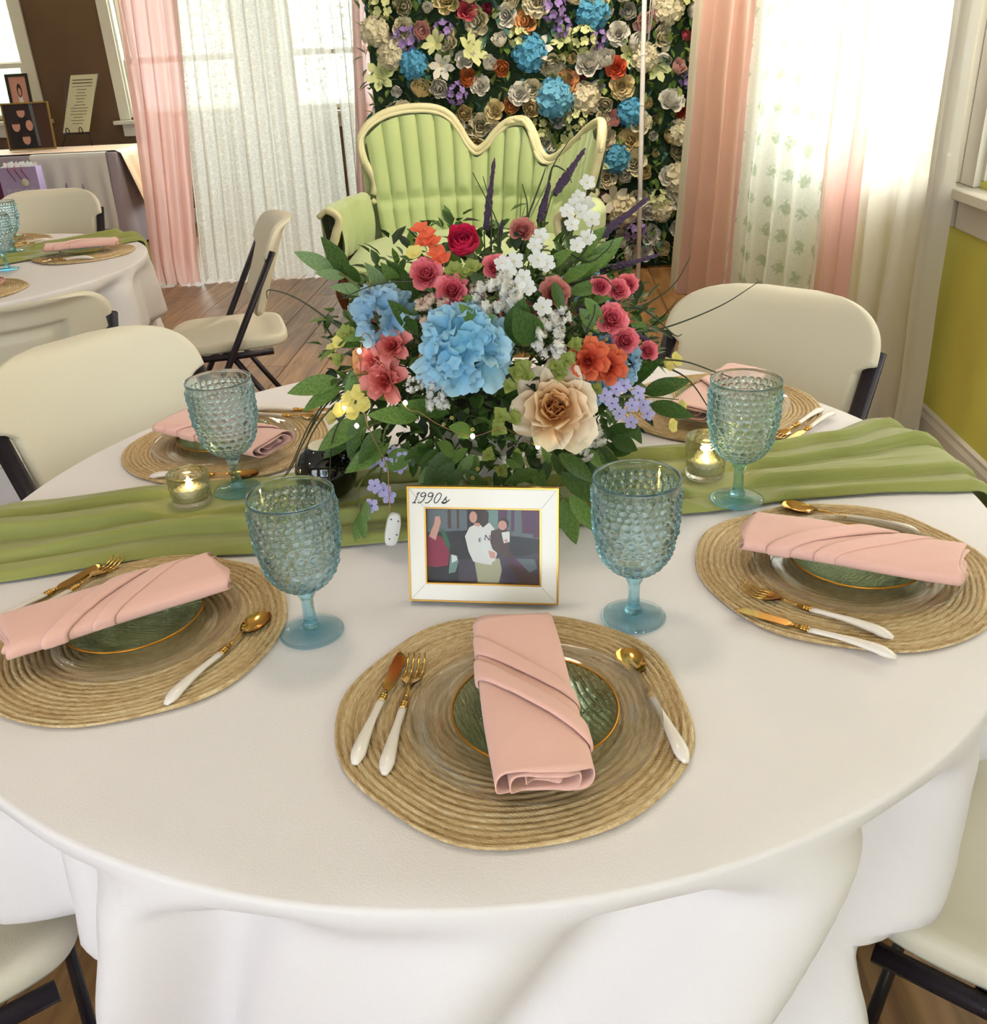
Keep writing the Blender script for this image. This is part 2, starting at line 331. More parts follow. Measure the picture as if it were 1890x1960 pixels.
# sage runner: gathered fabric laid across, its ends falling over the edge
m_runner = mat('sage_green_runner', S((166,168,88)), .62, sheen=.3, bump=(300,.10,2), var=(5, S((152,156,78))), transl=.12)
def pwl(T):
    def f(x):
        for (a, b), (c, d) in zip(T, T[1:]):
            if x <= c: return lerp(b, d, sm((x-a)/(c-a)))
        return T[-1][1]
    return f
def runner(name, label, cl, wl, R, loc, seed, press=()):
    "cl: y of the centre line at x, wl: half width at x"
    mb = MB(); x0, x1 = -1.02, 1.02; nu, nv = 190, 90
    def fn(a, b):
        s = lerp(x0, x1, a); v = b*2-1
        yc, hw = cl(s), wl(s); y = yc + hw*v
        # where this strand leaves the table
        xe = math.sqrt(max(.01, (R+.004)**2 - y*y)); drop = max(0, abs(s)-xe); sg = 1 if s > 0 else -1
        # pleats run along the runner and drift
        f = 4.6*v + 1.1*wob(s*1.3+seed, v*1.1) + .5*wob(s*3.3, v*2.0+seed) + .28*math.sin(2.2*s+seed)
        ph_ = 2*PI*f*.40 + .8*math.sin(3.1*s+seed*1.7); fr = (ph_/(2*PI)*1.0) % 1.0; h = .002 + (.009+.024*max(.05, .5+.9*wob(1.7*s+3, v*2.1+seed)))*sm(fr/.10)*(1-fr)**.9 + .004*max(0, wob(3.1*s, 6*v+seed)) + .002*wob(9*s, 16*v)
        h *= sm((1-abs(v))/.10)*.9+.1
        for ox, oy, orr in press:   # flattened under what stands on it
            h = lerp(min(h, .0055), h, sm((math.hypot(s-ox, y-oy)-orr)/.045))
        y += .006*wob(4*s, 5*v, seed) + .012*wob(2.5*s, seed)*(abs(v))
        if drop <= 0: return (s, y, TZ + .0025 + max(.0008, h))
        rr = min(drop, .03); q = drop-rr
        x = sg*(xe + .012*math.sin(rr/.03*PI/2) + h*min(1, drop/.03)+.006*min(1,drop/.02) + .04*q)
        return (x, y, TZ + .0025 + max(.0008, h)*(1-min(1, drop/.03)) - .012*(1-math.cos(rr/.03*PI/2)) - q*.98 - .004*min(1,drop/.03))
    mb.grid(fn, nu, nv); o = mb.build(name, m_runner); o.location = loc
    s = o.modifiers.new('thickness', 'SOLIDIFY'); s.thickness = .0012; s.offset = 1
    return tag(o, label, 'table runner', 'sage green table runners')
runner('table_runner', 'gathered sage green runner across the large table under the flowers', pwl([(-1,-.05),(-.7,-.03),(-.45,.012),(-.3,.010),(.2,.034),(.33,.038),(.5,.044),(.62,.060),(.75,.086),(1,.12)]), pwl([(-1,.15),(-.7,.135),(-.45,.132),(-.3,.136),(.2,.130),(.33,.126),(.5,.108),(.62,.125),(.75,.158),(1,.18)]), .762, (0,0,0), 2, [(.397,-.062,.045), (-.381,.088,.045), (-.446,.051,.036), (.371,.030,.036), (-.228,.050,.04), (.04,.085,.06), (-.43,-.305,.187), (-.445,.315,.187), (.478,.35,.187), (.478,-.268,.187)])
r2 = runner('table_runner', 'sage green runner across the rear table between the goblets', lambda s: .0 + .015*math.sin(3*s), lambda s: .15, .775, BT, 6, [(.19,-.28,.05), (.35,.08,.05), (.50,-.21,.19), (.42,.375,.19)]); r2.rotation_euler = (0,0,rad(43))
# ================================================================== white plastic folding chairs
m_chair = mat('almond_plastic', S((226,216,192)), .5, bump=(600,.12,2), spec=.35)
m_steel = mat('dark_hammered_steel', S((34,26,36)), .38, .3, bump=(300,.1))
m_foot = mat('black_rubber', S((16,15,16)), .8)
def make_chair(label, loc, rz):
    """faces +y; origin on the floor under the seat"""
    t = thing('folding_chair', label, 'chair', loc, rz, 'white folding chairs')
    slope = math.radians(21)
    # seat: dished rounded pad with a rolled front lip
    mb = MB(); n = 64; W, D = .203, .205
    def ring(sx, sy, z, dish=0):
        out = []
        for k in range(n):
            cx, cy = sup(2*PI*k/n, 4.5); x, y = W*sx*cx*(1+.03*cy), D*sy*cy + .0
            zz = z - .022*max(0, cy*sy-.55)**2*4 - dish*(1-(x/W)**2)*.4
            out.append((x, y, zz))
        return out
    mb.loft([ring(.02,.02,.437,.03), ring(.4,.4,.438,.028), ring(.75,.75,.442,.016), ring(.92,.92,.448), ring(.98,.98,.446), ring(1,1,.438), ring(1,1,.420), ring(.985,.985,.413), ring(.95,.95,.412), ring(.9,.9,.420), ring(.02,.02,.424)], True, True)
    mb.build('seat', m_chair, t)
    # backrest: one moulded panel, curved, with a recessed grip field on its rear face
    mb = MB(); nu, nv = 56, 40; H = .345
    def half(v):  # half width at height v (0 bottom .. 1 top)
        w = .200 + .008*v
        if v > .60: w = .240
        elif v > .56: w = lerp(.206, .240, (v-.56)/.04)
        if v > .60: w *= (max(0, 1-((v-.60)/.405)**2.6))**(1/2.4)
        if v < .10: w *= (1-((.10-v)/.10)**2.5*.12)
        return max(.004, w)
    def pt(u, v, back):
        x = (u*2-1)*half(v)
        y = -.045*(1-(x/.235)**2) + .030        # bowed round the sitter
        e = min(1-abs(u*2-1), (1-v)*1.2, v*2.0)
        th = .013*math.sqrt(max(0, 1-(1-min(1, e/.07))**2))
        if back:
            y -= th
            # recess with a raised field inside
            dx, dz = abs(x)/.112, abs(v-.50)/.27
            d = max(dx, dz)
            if d < 1: y += .013*sm((1-d)/.10) - .007*sm((.72-d)/.10)
        else: y += th
        # top rolls backwards
        y -= .030*max(0, (v-.86)/.14)**2
        return Vector((x, y, v*H))
    R = Matrix.Translation((0, -.115, .515)) @ Matrix.Rotation(slope, 4, 'X')
    mb.grid(lambda a, b: R @ pt(a, b, False), nu, nv); mb.grid(lambda a, b: R @ pt(1-a, b, True), nu, nv)
    for vv, fl in ((0, 1), (1, 0)):
        mb.grid(lambda a, b: R @ (pt(a, vv, False).lerp(pt(a, vv, True), b if fl else 1-b)), nu, 1)
    mb.build('backrest', m_chair, t)
    # steel frame
    top = R @ Vector((0, .015, .235))
    for s in (-1, 1):
        x = s*.228
        pts = [(x, top.y, top.z), (x, lerp(top.y, .215, .55), lerp(top.z, .02, .55)), (x, .215, .018)]
        MB().tube(pts, .0185, 12, flat=.62).build('upright', m_steel, t)
        MB().tube([(x*.93, .01, .415), (x*.93, -.11, .215), (x*.93, -.235, .018)], .0165, 12, flat=.62).build('rear_leg', m_steel, t)
        MB().tube([(x*.93, -.14, .402), (x*.93, .0, .400), (x*.92, .16, .404)], .012, 8).build('seat_rail', m_steel, t)
        MB().tube([(x, .075, .27), (x*.95, -.055, .318)], .008, 8).build('brace', m_steel, t)
        f = MB().tube([(x, .226, .0), (x, .2185, .012), (x, .211, .03)], [.019,.020,.0195], 10).build('foot_cap', m_foot, t)
        f = MB().tube([(x*.92, -.241, 0), (x*.92, -.2365, .012), (x*.92, -.228, .03)], [.017,.018,.0175], 10).build('foot_cap', m_foot, t)
    MB().tube([(-.215, .165, .11), (.215, .165, .11)], .009, 8).build('crossbar', m_steel, t)
    MB().tube([(-.198, -.195, .08), (.198, -.195, .08)], .009, 8).build('crossbar', m_steel, t)
    MB().tube([(-.195, .052, .398), (.195, .052, .398)], .009, 8).build('crossbar', m_steel, t)
    return t
def facing(x, y, tx, ty): return math.atan2(ty-y, tx-x) - PI/2
CH = [  # x, y, turned towards, label
    (.545, .545, (.02, .0), 'white folding chair at the back right of the large table, before the pink drapes'),
    (-.625, .495, (0, 0), 'large white folding chair at the left edge of the foreground table'),
    (.700, -.520, (0.02, 0.02), 'folding chair cropped by the lower right corner of the picture'),
    (-.775, -.455, (0, 0), 'folding chair cropped by the lower left corner of the picture'),
    (-.895, 2.22, (-2.0, 1.93), 'folding chair seen side-on, standing free on the wood floor'),
    (-1.265, 1.27, (BT.x, BT.y), 'folding chair with recessed grip panel seen from behind, at the rear table'),
    (-1.95, 3.25, (BT.x, BT.y), 'far folding chair behind the rear table, in front of the gift table'),
]
ch0 = None
for x, y, (tx, ty), lab in CH:
    rz = facing(x, y, tx, ty)
    if ch0 is None: ch0 = make_chair(lab, (x, y, 0), rz)
    else: dup(ch0, (x, y, 0), rz, lab, scale=1.055)
ch0.scale = (1.055,)*3
# ================================================================== place settings
def coil_mat():
    m = mat('woven_straw_mat', S((196,164,116)), .6, spec=.35); nt = m.node_tree; N = nt.nodes.new; L = nt.links.new; b = nt.nodes['Principled BSDF']
    tc = N('ShaderNodeTexCoord'); sp = N('ShaderNodeSeparateXYZ'); L(tc.outputs['Object'], sp.inputs[0])
    def M(op, a, b_=None):
        n = N('ShaderNodeMath'); n.operation = op
        for k, x in enumerate((a, b_)):
            if x is None: continue
            if isinstance(x, (int, float)): n.inputs[k].default_value = x
            else: L(x, n.inputs[k])
        return n.outputs[0]
    r = M('SQRT', M('ADD', M('MULTIPLY', sp.outputs[0], sp.outputs[0]), M('MULTIPLY', sp.outputs[1], sp.outputs[1])))
    an = M('ARCTAN2', sp.outputs[1], sp.outputs[0])
    cv = N('ShaderNodeCombineXYZ'); L(M('MULTIPLY', r, 900), cv.inputs[0]); L(M('MULTIPLY', M('MULTIPLY', an, r), 90), cv.inputs[1])
    n1 = N('ShaderNodeTexNoise'); n1.inputs['Scale'].default_value = 1; n1.inputs['Detail'].default_value = 3; L(cv.outputs[0], n1.inputs['Vector'])
    cv2 = N('ShaderNodeCombineXYZ'); L(M('MULTIPLY', r, 170), cv2.inputs[0]); L(M('MULTIPLY', an, .6), cv2.inputs[1])
    n2 = N('ShaderNodeTexNoise'); n2.inputs['Scale'].default_value = 1; L(cv2.outputs[0], n2.inputs['Vector'])
    rp = N('ShaderNodeValToRGB'); e = rp.color_ramp.elements; e[0].position = .28; e[0].color = (*S((142,106,64)), 1); e[1].position = .75; e[1].color = (*S((246,228,190)), 1)
    k = e.new(.5); k.color = (*S((206,174,124)), 1)
    L(M('ADD', M('MULTIPLY', n1.outputs['Fac'], .55), M('MULTIPLY', n2.outputs['Fac'], .45)), rp.inputs[0]); L(rp.outputs[0], b.inputs['Base Color'])
    # braid stitches across each coil
    st = M('SINE', M('MULTIPLY', M('MULTIPLY', an, r), 1500)); hb = M('ADD', M('MULTIPLY', st, .3), n1.outputs['Fac'])
    bp = N('ShaderNodeBump'); bp.inputs['Strength'].default_value = .5; bp.inputs['Distance'].default_value = .0015; L(hb, bp.inputs['Height']); L(bp.outputs[0], b.inputs['Normal'])
    return m
m_mat = coil_mat()
def mat_mesh(seed, R=.187):
    mb = MB(); n = 160; coils = 25; per = 8; rings = []; rs = random.Random(seed); p = [rs.uniform(0, 6.28) for _ in range(4)]
    def R_(a): return R*(1 + .010*math.sin(3*a+p[0]) + .012*math.sin(5*a+p[1]) + .008*math.sin(8*a+p[2]))
    for k in range(coils*per+1):
        q = (k+.05)/(coils*per); ring = []
        for j in range(n):
            a = 2*PI*j/n; f = q*coils + a/(2*PI)   # one spiral braid
            w = f - math.floor(f); h = .0052*math.sqrt(max(0, 1-(2*w-1)**2)) if 0 < w < 1 else 0
            r = q*lerp(R, R_(a), q**3)
            z = .0012 + h*.85 + .0006*wob(6*q*math.cos(a)+seed, 6*q*math.sin(a)) + .0030*q**6*max(0, math.sin(4*a+p[3]))
            ring.append((r*math.cos(a), r*math.sin(a), z))
        rings.append(ring)
    last = rings[-1]; rings.append([(x*1.004, y*1.004, max(.0006, z*.5)) for x, y, z in last]); rings.append([(x*.99, y*.99, .0004) for x, y, z in last])
    mb.loft(rings, True, True)
    return mb.mesh('placemat', m_mat)
m_clear = glass('clear_glass', (.985,.985,.98), clear=.55, rough=.02)
m_greenglass = glass('green_pressed_glass', (.86,.92,.80), clear=.35, rough=.05, bump=(55,.9,3))
m_gold = mat('polished_gold', S((206,160,84)), .16, 1.0)
m_goldrim = mat('gold_rim_paint', S((190,130,40)), .3, .9)
m_ivory = mat('ivory_handle', S((238,226,214)), .3, coat=.3)
m_napkin = mat('blush_napkin', S((243,190,174)), .62, sheen=.35, bump=(700,.10,2), spec=.25)
def lathe_plate(prof, n=72): return MB().lathe(prof, n)
charger = lathe_plate([(.002,.0012),(.088,.0012),(.094,.003),(.102,.0085),(.116,.0115),(.128,.013),(.1305,.0145),(.128,.0155),(.116,.014),(.101,.0112),(.092,.0058),(.086,.0042),(.002,.0042)]).mesh('charger_plate', m_clear)
plate_b = lathe_plate([(.002,.001),(.052,.001),(.057,.003),(.068,.010),(.083,.0155),(.085,.017),(.0835,.018),(.067,.0130),(.055,.0058),(.051,.0042),(.002,.0042)]).mesh('plate_body', m_greenglass)
plate_r = MB().loft([[(( .0852+.0013*math.cos(b))*math.cos(2*PI*k/72), (.0852+.0013*math.cos(b))*math.sin(2*PI*k/72), .0172+.0013*math.sin(b)) for b in [2*PI*i/8 for i in range(8)]] for k in range(73)]).mesh('gold_rim', m_goldrim)
# napkin: long folded roll with two diagonal pleats wrapped over it
def napkin_meshes(seed):
    rs = random.Random(seed); L, W = .258, .046; n = 44
    def hgt(y): return .0125 + .002*wob(y*9+seed, 1)
    def wid(y): return W*(1 + .05*wob(y*7+seed, 5) + .02*math.sin(y*20+seed))
    def sec(a, y, k=1.0, up=0):
        cx, cz = sup(a, 2.8)
        w, h = wid(y), hgt(y)
        return (w*k*cx + .004*wob(y*6, seed), y, h*(1+cz*k) + up*max(0, cz) + .0010*wob(cx*4, y*30, seed)*max(0,cz))
    def shell(k, y0, y1, tw):
        mb = MB(); N = 40; rings = []
        for i in range(N+1):
            y = lerp(y0, y1, i/N); rings.append([sec(2*PI*j/n, y+(.004*math.sin(3*j/n*2*PI+seed) if i in (0, N) else 0), k) for j in range(n)])
        mb.loft(rings); return mb
    outer = shell(1.0, -L/2, L/2, 0); inner = shell(.72, -L/2-.003, L/2+.004, 0); core = shell(.38, -L/2+.004, L/2-.004, 0)
    # the rolled tail at the near end
    bands = []
    for (c0, kx, w0, w1, up) in ((.030, -.95, .036, .026, .0022), (-.020, -1.05, .040, .030, .0042)):
        mb = MB(); ns, nw = 46, 10
        def fn(s, w):
            a = lerp(PI*1.06, -PI*.06, s); cx, cz = sup(a, 2.8)
            yy = c0 + kx*.043*cx*1.35 + (w-.5)*lerp(w0, w1, s)
            e = 1-abs(2*w-1); lift = up*(.35+.65*sm(e/.25)) + .0016*(1-w)*math.sin(PI*s)
            x, y, z = sec(a, yy, 1.0)
            ln = math.hypot(cx, cz) or 1
            return (x + cx/ln*lift, y, max(.0006, z + cz/ln*lift*1.1))
        mb.grid(fn, ns, nw); bands.append(mb)
    return outer, inner, core, bands
nap = [napkin_meshes(s) for s in (1, 5)]
NAP = []
for outer, inner, core, bands in nap:
    NAP.append((outer.mesh('outer_fold', m_napkin), [inner.mesh('inner_fold', m_napkin), core.mesh('inner_fold', m_napkin)], [b.mesh('pleat', m_napkin) for b in bands]))
def napkin(label, loc, rot, k=0, grp='folded blush napkins'):
    t = thing('napkin', label, 'napkin', loc, 0, grp); t.rotation_euler = rot
    o, ins, bs = NAP[k % 2]
    for me in (o, *ins, *bs):
        p = obj(me.name.split('.')[0], me, t); s = p.modifiers.new('thickness', 'SOLIDIFY'); s.thickness = .0012; s.offset = 0
    return t
# cutlery lies along +y (working end at +y), about 0.185 long, origin at its middle
def handle(mb, wide=1.0):
    pts, rs = [], []
    for i in range(15):
        q = i/14; y = lerp(-.094, .004, q); z = .0068 + .0045*math.sin(q*PI)*(.6) - .0022*(q < .2)*(.2-q)*5
        pts.append((0, y, z)); rs.append((.0030 + .0042*sm(1-q*1.25) + .0010*q)*wide*(.35 if i == 0 else .8 if i == 1 else 1))
    rings = []
    for p, r in zip(pts, rs): rings.append([(p[0]+r*1.15*math.cos(2*PI*k/12), p[1], p[2]+r*.72*math.sin(2*PI*k/12)) for k in range(12)])
    return mb.loft(rings, True, True)
def ferrule(mb):
    prof = [(.0036,.003),(.0046,.004),(.0046,.006),(.0037,.0065),(.0046,.0075),(.0046,.0095),(.0037,.010),(.0046,.011),(.0046,.013),(.0037,.0135),(.0034,.018),(.0026,.021)]
    return mb.loft([[(r*math.cos(2*PI*k/12), y, .0072+r*.8*math.sin(2*PI*k/12)) for k in range(12)] for r, y in prof], True, True)
def neck(mb, y1, z1):
    return mb.tube([(0,.018,.0072),(0,.026,.0080),(0,(y1+.026)/2,.0085),(0,y1,z1)], [.0028,.0022,.0021,.0032], 8, flat=.55)
h_me = handle(MB()).mesh('handle', m_ivory); f_me = ferrule(MB()).mesh('ferrule', m_gold)
def knife_blade():
    mb = MB(); out = []; N = 14
    for i in range(N+1):
        q = i/N; y = lerp(.018, .094, q); out.append((-.0055*sm(q*6)*(1 if q < .8 else math.sqrt(max(.02, 1-((q-.8)/.2)**2))), .0055*sm(q*5)+.0022 if q < .85 else lerp(.0077, -.004, ((q-.85)/.15)**1.6), y))
    rings = [[(x0-.0008, y, .0066),(x1, y, .0060),(x1, y, .0072),(x0-.0008, y, .0080)] for x0, x1, y in out]
    return mb.loft(rings, True, True).mesh('blade', m_gold, False)
def fork_head():
    mb = neck(MB(), .044, .0086)
    def zc(y): return .0085 - .0045*math.sin(PI*min(1, max(0, (y-.044)/.05))) + .003*max(0, (y-.08)/.014)
    def top(a, b):
        y = lerp(.041, .062, a); w = lerp(.0032, .0112, sm(a*1.5)); x = (b*2-1)*w
        return (x, y, zc(y) + .0008 + (x/.0112)**2*.0016)
    mb.grid(top, 8, 8); mb.grid(lambda a, b: (lambda p: (p[0], p[1], p[2]-.0016))(top(a, 1-b)), 8, 8)
    for k in range(4):
        x = (k-1.5)*.0064
        mb.tube([(x, .0605, zc(.061)+.0006+(x/.0112)**2*.0016), (x, .075, zc(.075)+.0004), (x*.99, .088, zc(.088)+.0006), (x*.98, .096, zc(.096)+.001)], [.0017,.0016,.0013,.0006], 6, flat=.75)
    return mb.mesh('fork_head', m_gold)
def spoon_head():
    mb = neck(MB(), .05, .0085); N, Mm = 18, 20
    def f(off):
        def g(a, b):
            y0 = lerp(.047, .0965, a); hw = .0158*math.sqrt(max(0, 1-((y0-.0725)/.0248)**2))*(1+.10*(y0-.0725)/.025)
            x = (b*2-1)*hw; d = 1-min(1, (x/.0165)**2+((y0-.0725)/.0252)**2)
            return (x, y0, .0092 - .0072*max(0, d)**.8 - off)
        return g
    mb.grid(f(0), N, Mm); g = f(.0011); mb.grid(lambda a, b: g(a, 1-b), N, Mm)
    return mb.mesh('spoon_bowl', m_gold)
HEAD = {'knife': knife_blade(), 'fork': fork_head(), 'spoon': spoon_head()}
def cutlery(kind, label, tip, end, z=TZ+.0045):
    tip, end = Vector((*tip, z)), Vector((*end, z)); d = tip-end
    t = thing(kind, label, kind, (tip+end)/2, math.atan2(d.y, d.x)-PI/2, 'gold and ivory cutlery')
    obj('handle', h_me, t); obj('ferrule', f_me, t); obj({'knife':'blade','fork':'fork_head','spoon':'spoon_bowl'}[kind], HEAD[kind], t)
    return t
MATM = [mat_mesh(s) for s in (2, 8)]
def setting(who, c, rz, nap_c, nap_rz, nap_tilt, k, plate_off=(0,0), base=Vector((0,0,0)), clear=True, far=False):
    g = 'woven straw placemats'
    o = obj('placemat', MATM[k % 2]); o.location = (c[0], c[1], TZ+.0012); o.rotation_euler = (0,0,rz); tag(o, 'round woven straw placemat ' + who, 'placemat', g)
    px, py = c[0]+plate_off[0], c[1]+plate_off[1]; z = TZ + .0068
    if clear:
        o = obj('charger_plate', charger); o.location = (px, py, z); tag(o, 'clear glass charger plate ' + who, 'plate', 'clear charger plates'); z += .0052
    t = thing('glass_plate', 'green ribbed glass plate with gold rim ' + who, 'plate', (px, py, z), rz, 'green glass plates')
    obj('plate_body', plate_b, t); obj('gold_rim', plate_r, t)
    napkin('pink folded napkin ' + who, (nap_c[0], nap_c[1], z + .0195), (nap_tilt, 0, nap_rz), k)
rz_of = lambda a, b: math.atan2(b[1]-a[1], b[0]-a[0]) - PI/2
# front, left, right, rear left, rear right
setting('at the front of the large table', (.030, -.515), .3, (.042, -.535), math.radians(3), 0, 0, (.020, -.025))
setting('left of the framed photo, by the table edge', (-.430, -.305), 1.4, (-.448, -.300), math.radians(-60), 0, 1, (.0, .0))
setting('at the right, below the runner end', (.478, -.268), 2.2, (.478, -.280), math.radians(62+180), 0, 0, (.012,-.008))
setting('behind the rear left goblet', (-.445, .315), 3.0, (-.440, .268), math.radians(55), 0, 1, (.0,-.015))
setting('behind the rear right goblet', (.478, .350), .9, (.470, .325), math.radians(-38), 0, 0, (.0,-.01))
cutlery('knife', 'gold and ivory knife left of the front plate', (-.093,-.402), (-.133,-.585)); cutlery('fork', 'gold and ivory fork left of the front plate', (-.075,-.414), (-.103,-.605))
cutlery('spoon', 'gold and ivory spoon right of the front plate', (.163,-.428), (.190,-.615))
cutlery('knife', 'gold and ivory knife at the far left setting, half out of view', (-.528,-.140), (-.630,-.297)); cutlery('fork', 'gold and ivory fork tucked under the left napkin', (-.505,-.130), (-.590,-.298), TZ+.0055)
cutlery('spoon', 'gold and ivory spoon on the left placemat beside the goblet', (-.270,-.299), (-.350,-.468))
cutlery('fork', 'gold and ivory fork below the right plate', (.332,-.309), (.472,-.436)); cutlery('knife', 'gold and ivory knife below the right plate', (.307,-.354), (.462,-.474))
cutlery('spoon', 'gold and ivory spoon above the right napkin', (.458,-.088), (.615,-.198))
cutlery('fork', 'gold and ivory fork on the rear right placemat', (.525,.160), (.655,.285)); cutlery('knife', 'gold and ivory knife at the edge of the rear right placemat', (.535,.136), (.672,.268))
cutlery('spoon', 'gold and ivory spoon on the rear left placemat', (-.362,.146), (-.548,.168)); cutlery('knife', 'gold knife at the far edge of the rear left placemat', (-.255,.440), (-.440,.474)); cutlery('fork', 'gold fork beside the far knife of the rear left setting', (-.275,.405), (-.455,.445))
# ================================================================== hobnail goblets, votives, black vase
m_aqua = glass('aqua_glass', (.975,.992,1.0), clear=.18, rough=.0, absorb=((.22,.80,.96), 48), ior=1.42)
m_aqua_foot = glass('aqua_glass_foot', (.975,.992,1.0), clear=.50, rough=.0, absorb=((.22,.80,.96), 50), ior=1.42)
def goblet_parts():
    prof = [(.0075,.062),(.0135,.064),(.0225,.069),(.0315,.077),(.0385,.088),(.0430,.100),(.0460,.115),(.0480,.130),(.0492,.150),(.0500,.170),(.0505,.190)]
    def R(z):
        for (r0, z0), (r1, z1) in zip(prof, prof[1:]):
            if z <= z1: return lerp(r0, r1, (z-z0)/(z1-z0))
        return prof[-1][0]
    # arc length table so that hobs sit evenly on the bowl
    rows = []; z = .0665; k = 0
    sizes = [.0030,.0034,.0036,.0040,.0046,.0050,.0036,.0034,.0054,.0054,.0046,.0034,.0044,.0040,.0036,.0030]
    while z < .1805:
        s = sizes[min(k, len(sizes)-1)]; cnt = max(8, int(2*PI*R(z)/(s*2.6))); rows.append((z, s, cnt, k % 2)); z += s*2.12*(1 if R(z) > .035 else .75); k += 1
    n, nz = 288, 150; rings = []
    for i in range(nz+1):
        q = i/nz; z = .062 + (.190-.062)*(q**1.15); r = R(z); ring = []
        near = [w for w in rows if abs(w[0]-z) < w[1]*1.1]
        for j in range(n):
            a = 2*PI*j/n; h = 0
            for zc, s, cnt, odd in near:
                st = 2*PI/cnt; da = ((a/st + .5*odd) % 1 - .5)*st*R(zc); d2 = (da*da + (z-zc)**2)/(s*s)
                if d2 < 1: h = max(h, s*.80*math.sqrt(1-d2))
            ring.append(((r+h)*math.cos(a), (r+h)*math.sin(a), z))
        rings.append(ring)
    inner = [(max(.001, R(max(.0625, z))-.0022), max(z, .0655)) for z in [.190,.185,.175,.16,.145,.13,.115,.10,.088,.078,.071,.0668]] + [(.001,.0655)]
    for r, z in inner: rings.append([(r*math.cos(2*PI*j/n), r*math.sin(2*PI*j/n), z) for j in range(n)])
    mb = MB(); mb.loft(rings, True, True)
    bowl = mb.mesh('bowl', m_aqua)
    stem = MB().loft([[(r*(1+.05*math.cos(6*2*PI*k/24))*math.cos(2*PI*k/24), r*(1+.05*math.cos(6*2*PI*k/24))*math.sin(2*PI*k/24), z) for k in range(24)] for r, z in
           [(.0010,.0085),(.0105,.0085),(.0112,.0105),(.0098,.014),(.0082,.017),(.0076,.022),(.0072,.035),(.0073,.048),(.0085,.052),(.0106,.0555),(.0108,.0585),(.0095,.0612),(.001,.0615)]], True, True).mesh('stem', m_aqua_foot)
    foot = MB().lathe([(.001,.0004),(.034,.0004),(.0385,.0010),(.0398,.0022),(.0385,.0034),(.032,.0040),(.022,.0052),(.014,.0074),(.001,.0082)], 72).mesh('foot', m_aqua_foot)
    return bowl, stem, foot
GB = goblet_parts()
def goblet(label, loc, rz=0):
    t = thing('goblet', label, 'goblet', loc, rz, 'aqua hobnail goblets')
    for nm, me in zip(('bowl', 'stem', 'foot'), GB): obj(nm, me, t)
    return t
goblet('aqua hobnail goblet standing left of the framed photo', (-.208,-.333,TZ+.001)); goblet('aqua hobnail goblet standing right of the framed photo', (.188,-.346,TZ+.001), .4)
goblet('aqua hobnail goblet on the right part of the runner', (.397,-.062,TZ+.010), .9); goblet('aqua hobnail goblet at the back left, behind the small lit candle', (-.381,.088,TZ+.009), 1.3)
m_votive = glass('cut_clear_glass', (.97,.97,.93), clear=.40, rough=.04)
m_wax = mat('candle_wax', S((246,236,206)), .5, sub=.4)
m_glow = mat('led_flame', S((255,226,120)), .5, emit=((1.0,.72,.22), 16))
def votive(label, loc, lit, h=.060):
    t = thing('votive_candle', label, 'candle holder', loc, 0, 'glass votive candles'); n = 72; rings = []
    for i in range(41):
        q = i/40; z = q*h; r = lerp(.0290, .0325, q) if i else .027; ring = []
        for j in range(n):
            a = 2*PI*j/n; k = 0 if q > .9 or q < .05 else .0014*abs(math.sin(9*a+14*q))*abs(math.sin(9*a-14*q))
            ring.append(((r+k)*math.cos(a), (r+k)*math.sin(a), z))
        rings.append(ring)
    for r, z in ((.0300,h),(.0295,h*.6),(.0275,.010),(.001,.008)): rings.append([(r*math.cos(2*PI*j/n), r*math.sin(2*PI*j/n), z) for j in range(n)])
    MB().loft(rings, True, True).build('glass_cup', m_votive, t)
    MB().lathe([(.001,.0085),(.018,.0085),(.0185,.010),(.0185,.027),(.0175,.0285),(.001,.0275)], 28).build('candle', m_wax, t)
    f = MB().lathe([(.0012,.0275),(.0042,.031),(.0048,.0345),(.0030,.0405),(.0003,.046)], 12).build('flame', m_glow, t)
    l = bpy.data.lights.new('candle_light', 'POINT'); l.energy = .10*lit; l.color = (1,.72,.28); l.shadow_soft_size = .006
    lo = bpy.data.objects.new('candle_light', l); COL.objects.link(lo); lo.parent = t; lo.location = (0,0,.052)
    return t
votive('clear cut-glass votive glowing yellow on the left of the runner', (-.446,.051,TZ+.010), 1.6, .052); votive('taller clear cut-glass votive beside the right goblet', (.371,.030,TZ+.010), 1.0, .068)
m_black = mat('black_gloss_glass', S((8,7,9)), .06, coat=.6)
t = thing('black_globe_vase', 'round glossy black vase with cream candle top behind the left goblet', 'vase', (-.228,.050,TZ+.008))
MB().lathe([(.001,0),(.022,0),(.030,.003),(.042,.016),(.0485,.035),(.0490,.048),(.0455,.064),(.036,.078),(.026,.0845),(.0255,.0870),(.0235,.0870),(.023,.084),(.001,.083)], 48).build('globe', m_black, t)
MB().lathe([(.001,.0835),(.0228,.0835),(.0228,.0875),(.021,.0885),(.001,.0880)], 32).build('wax_top', m_wax, t)
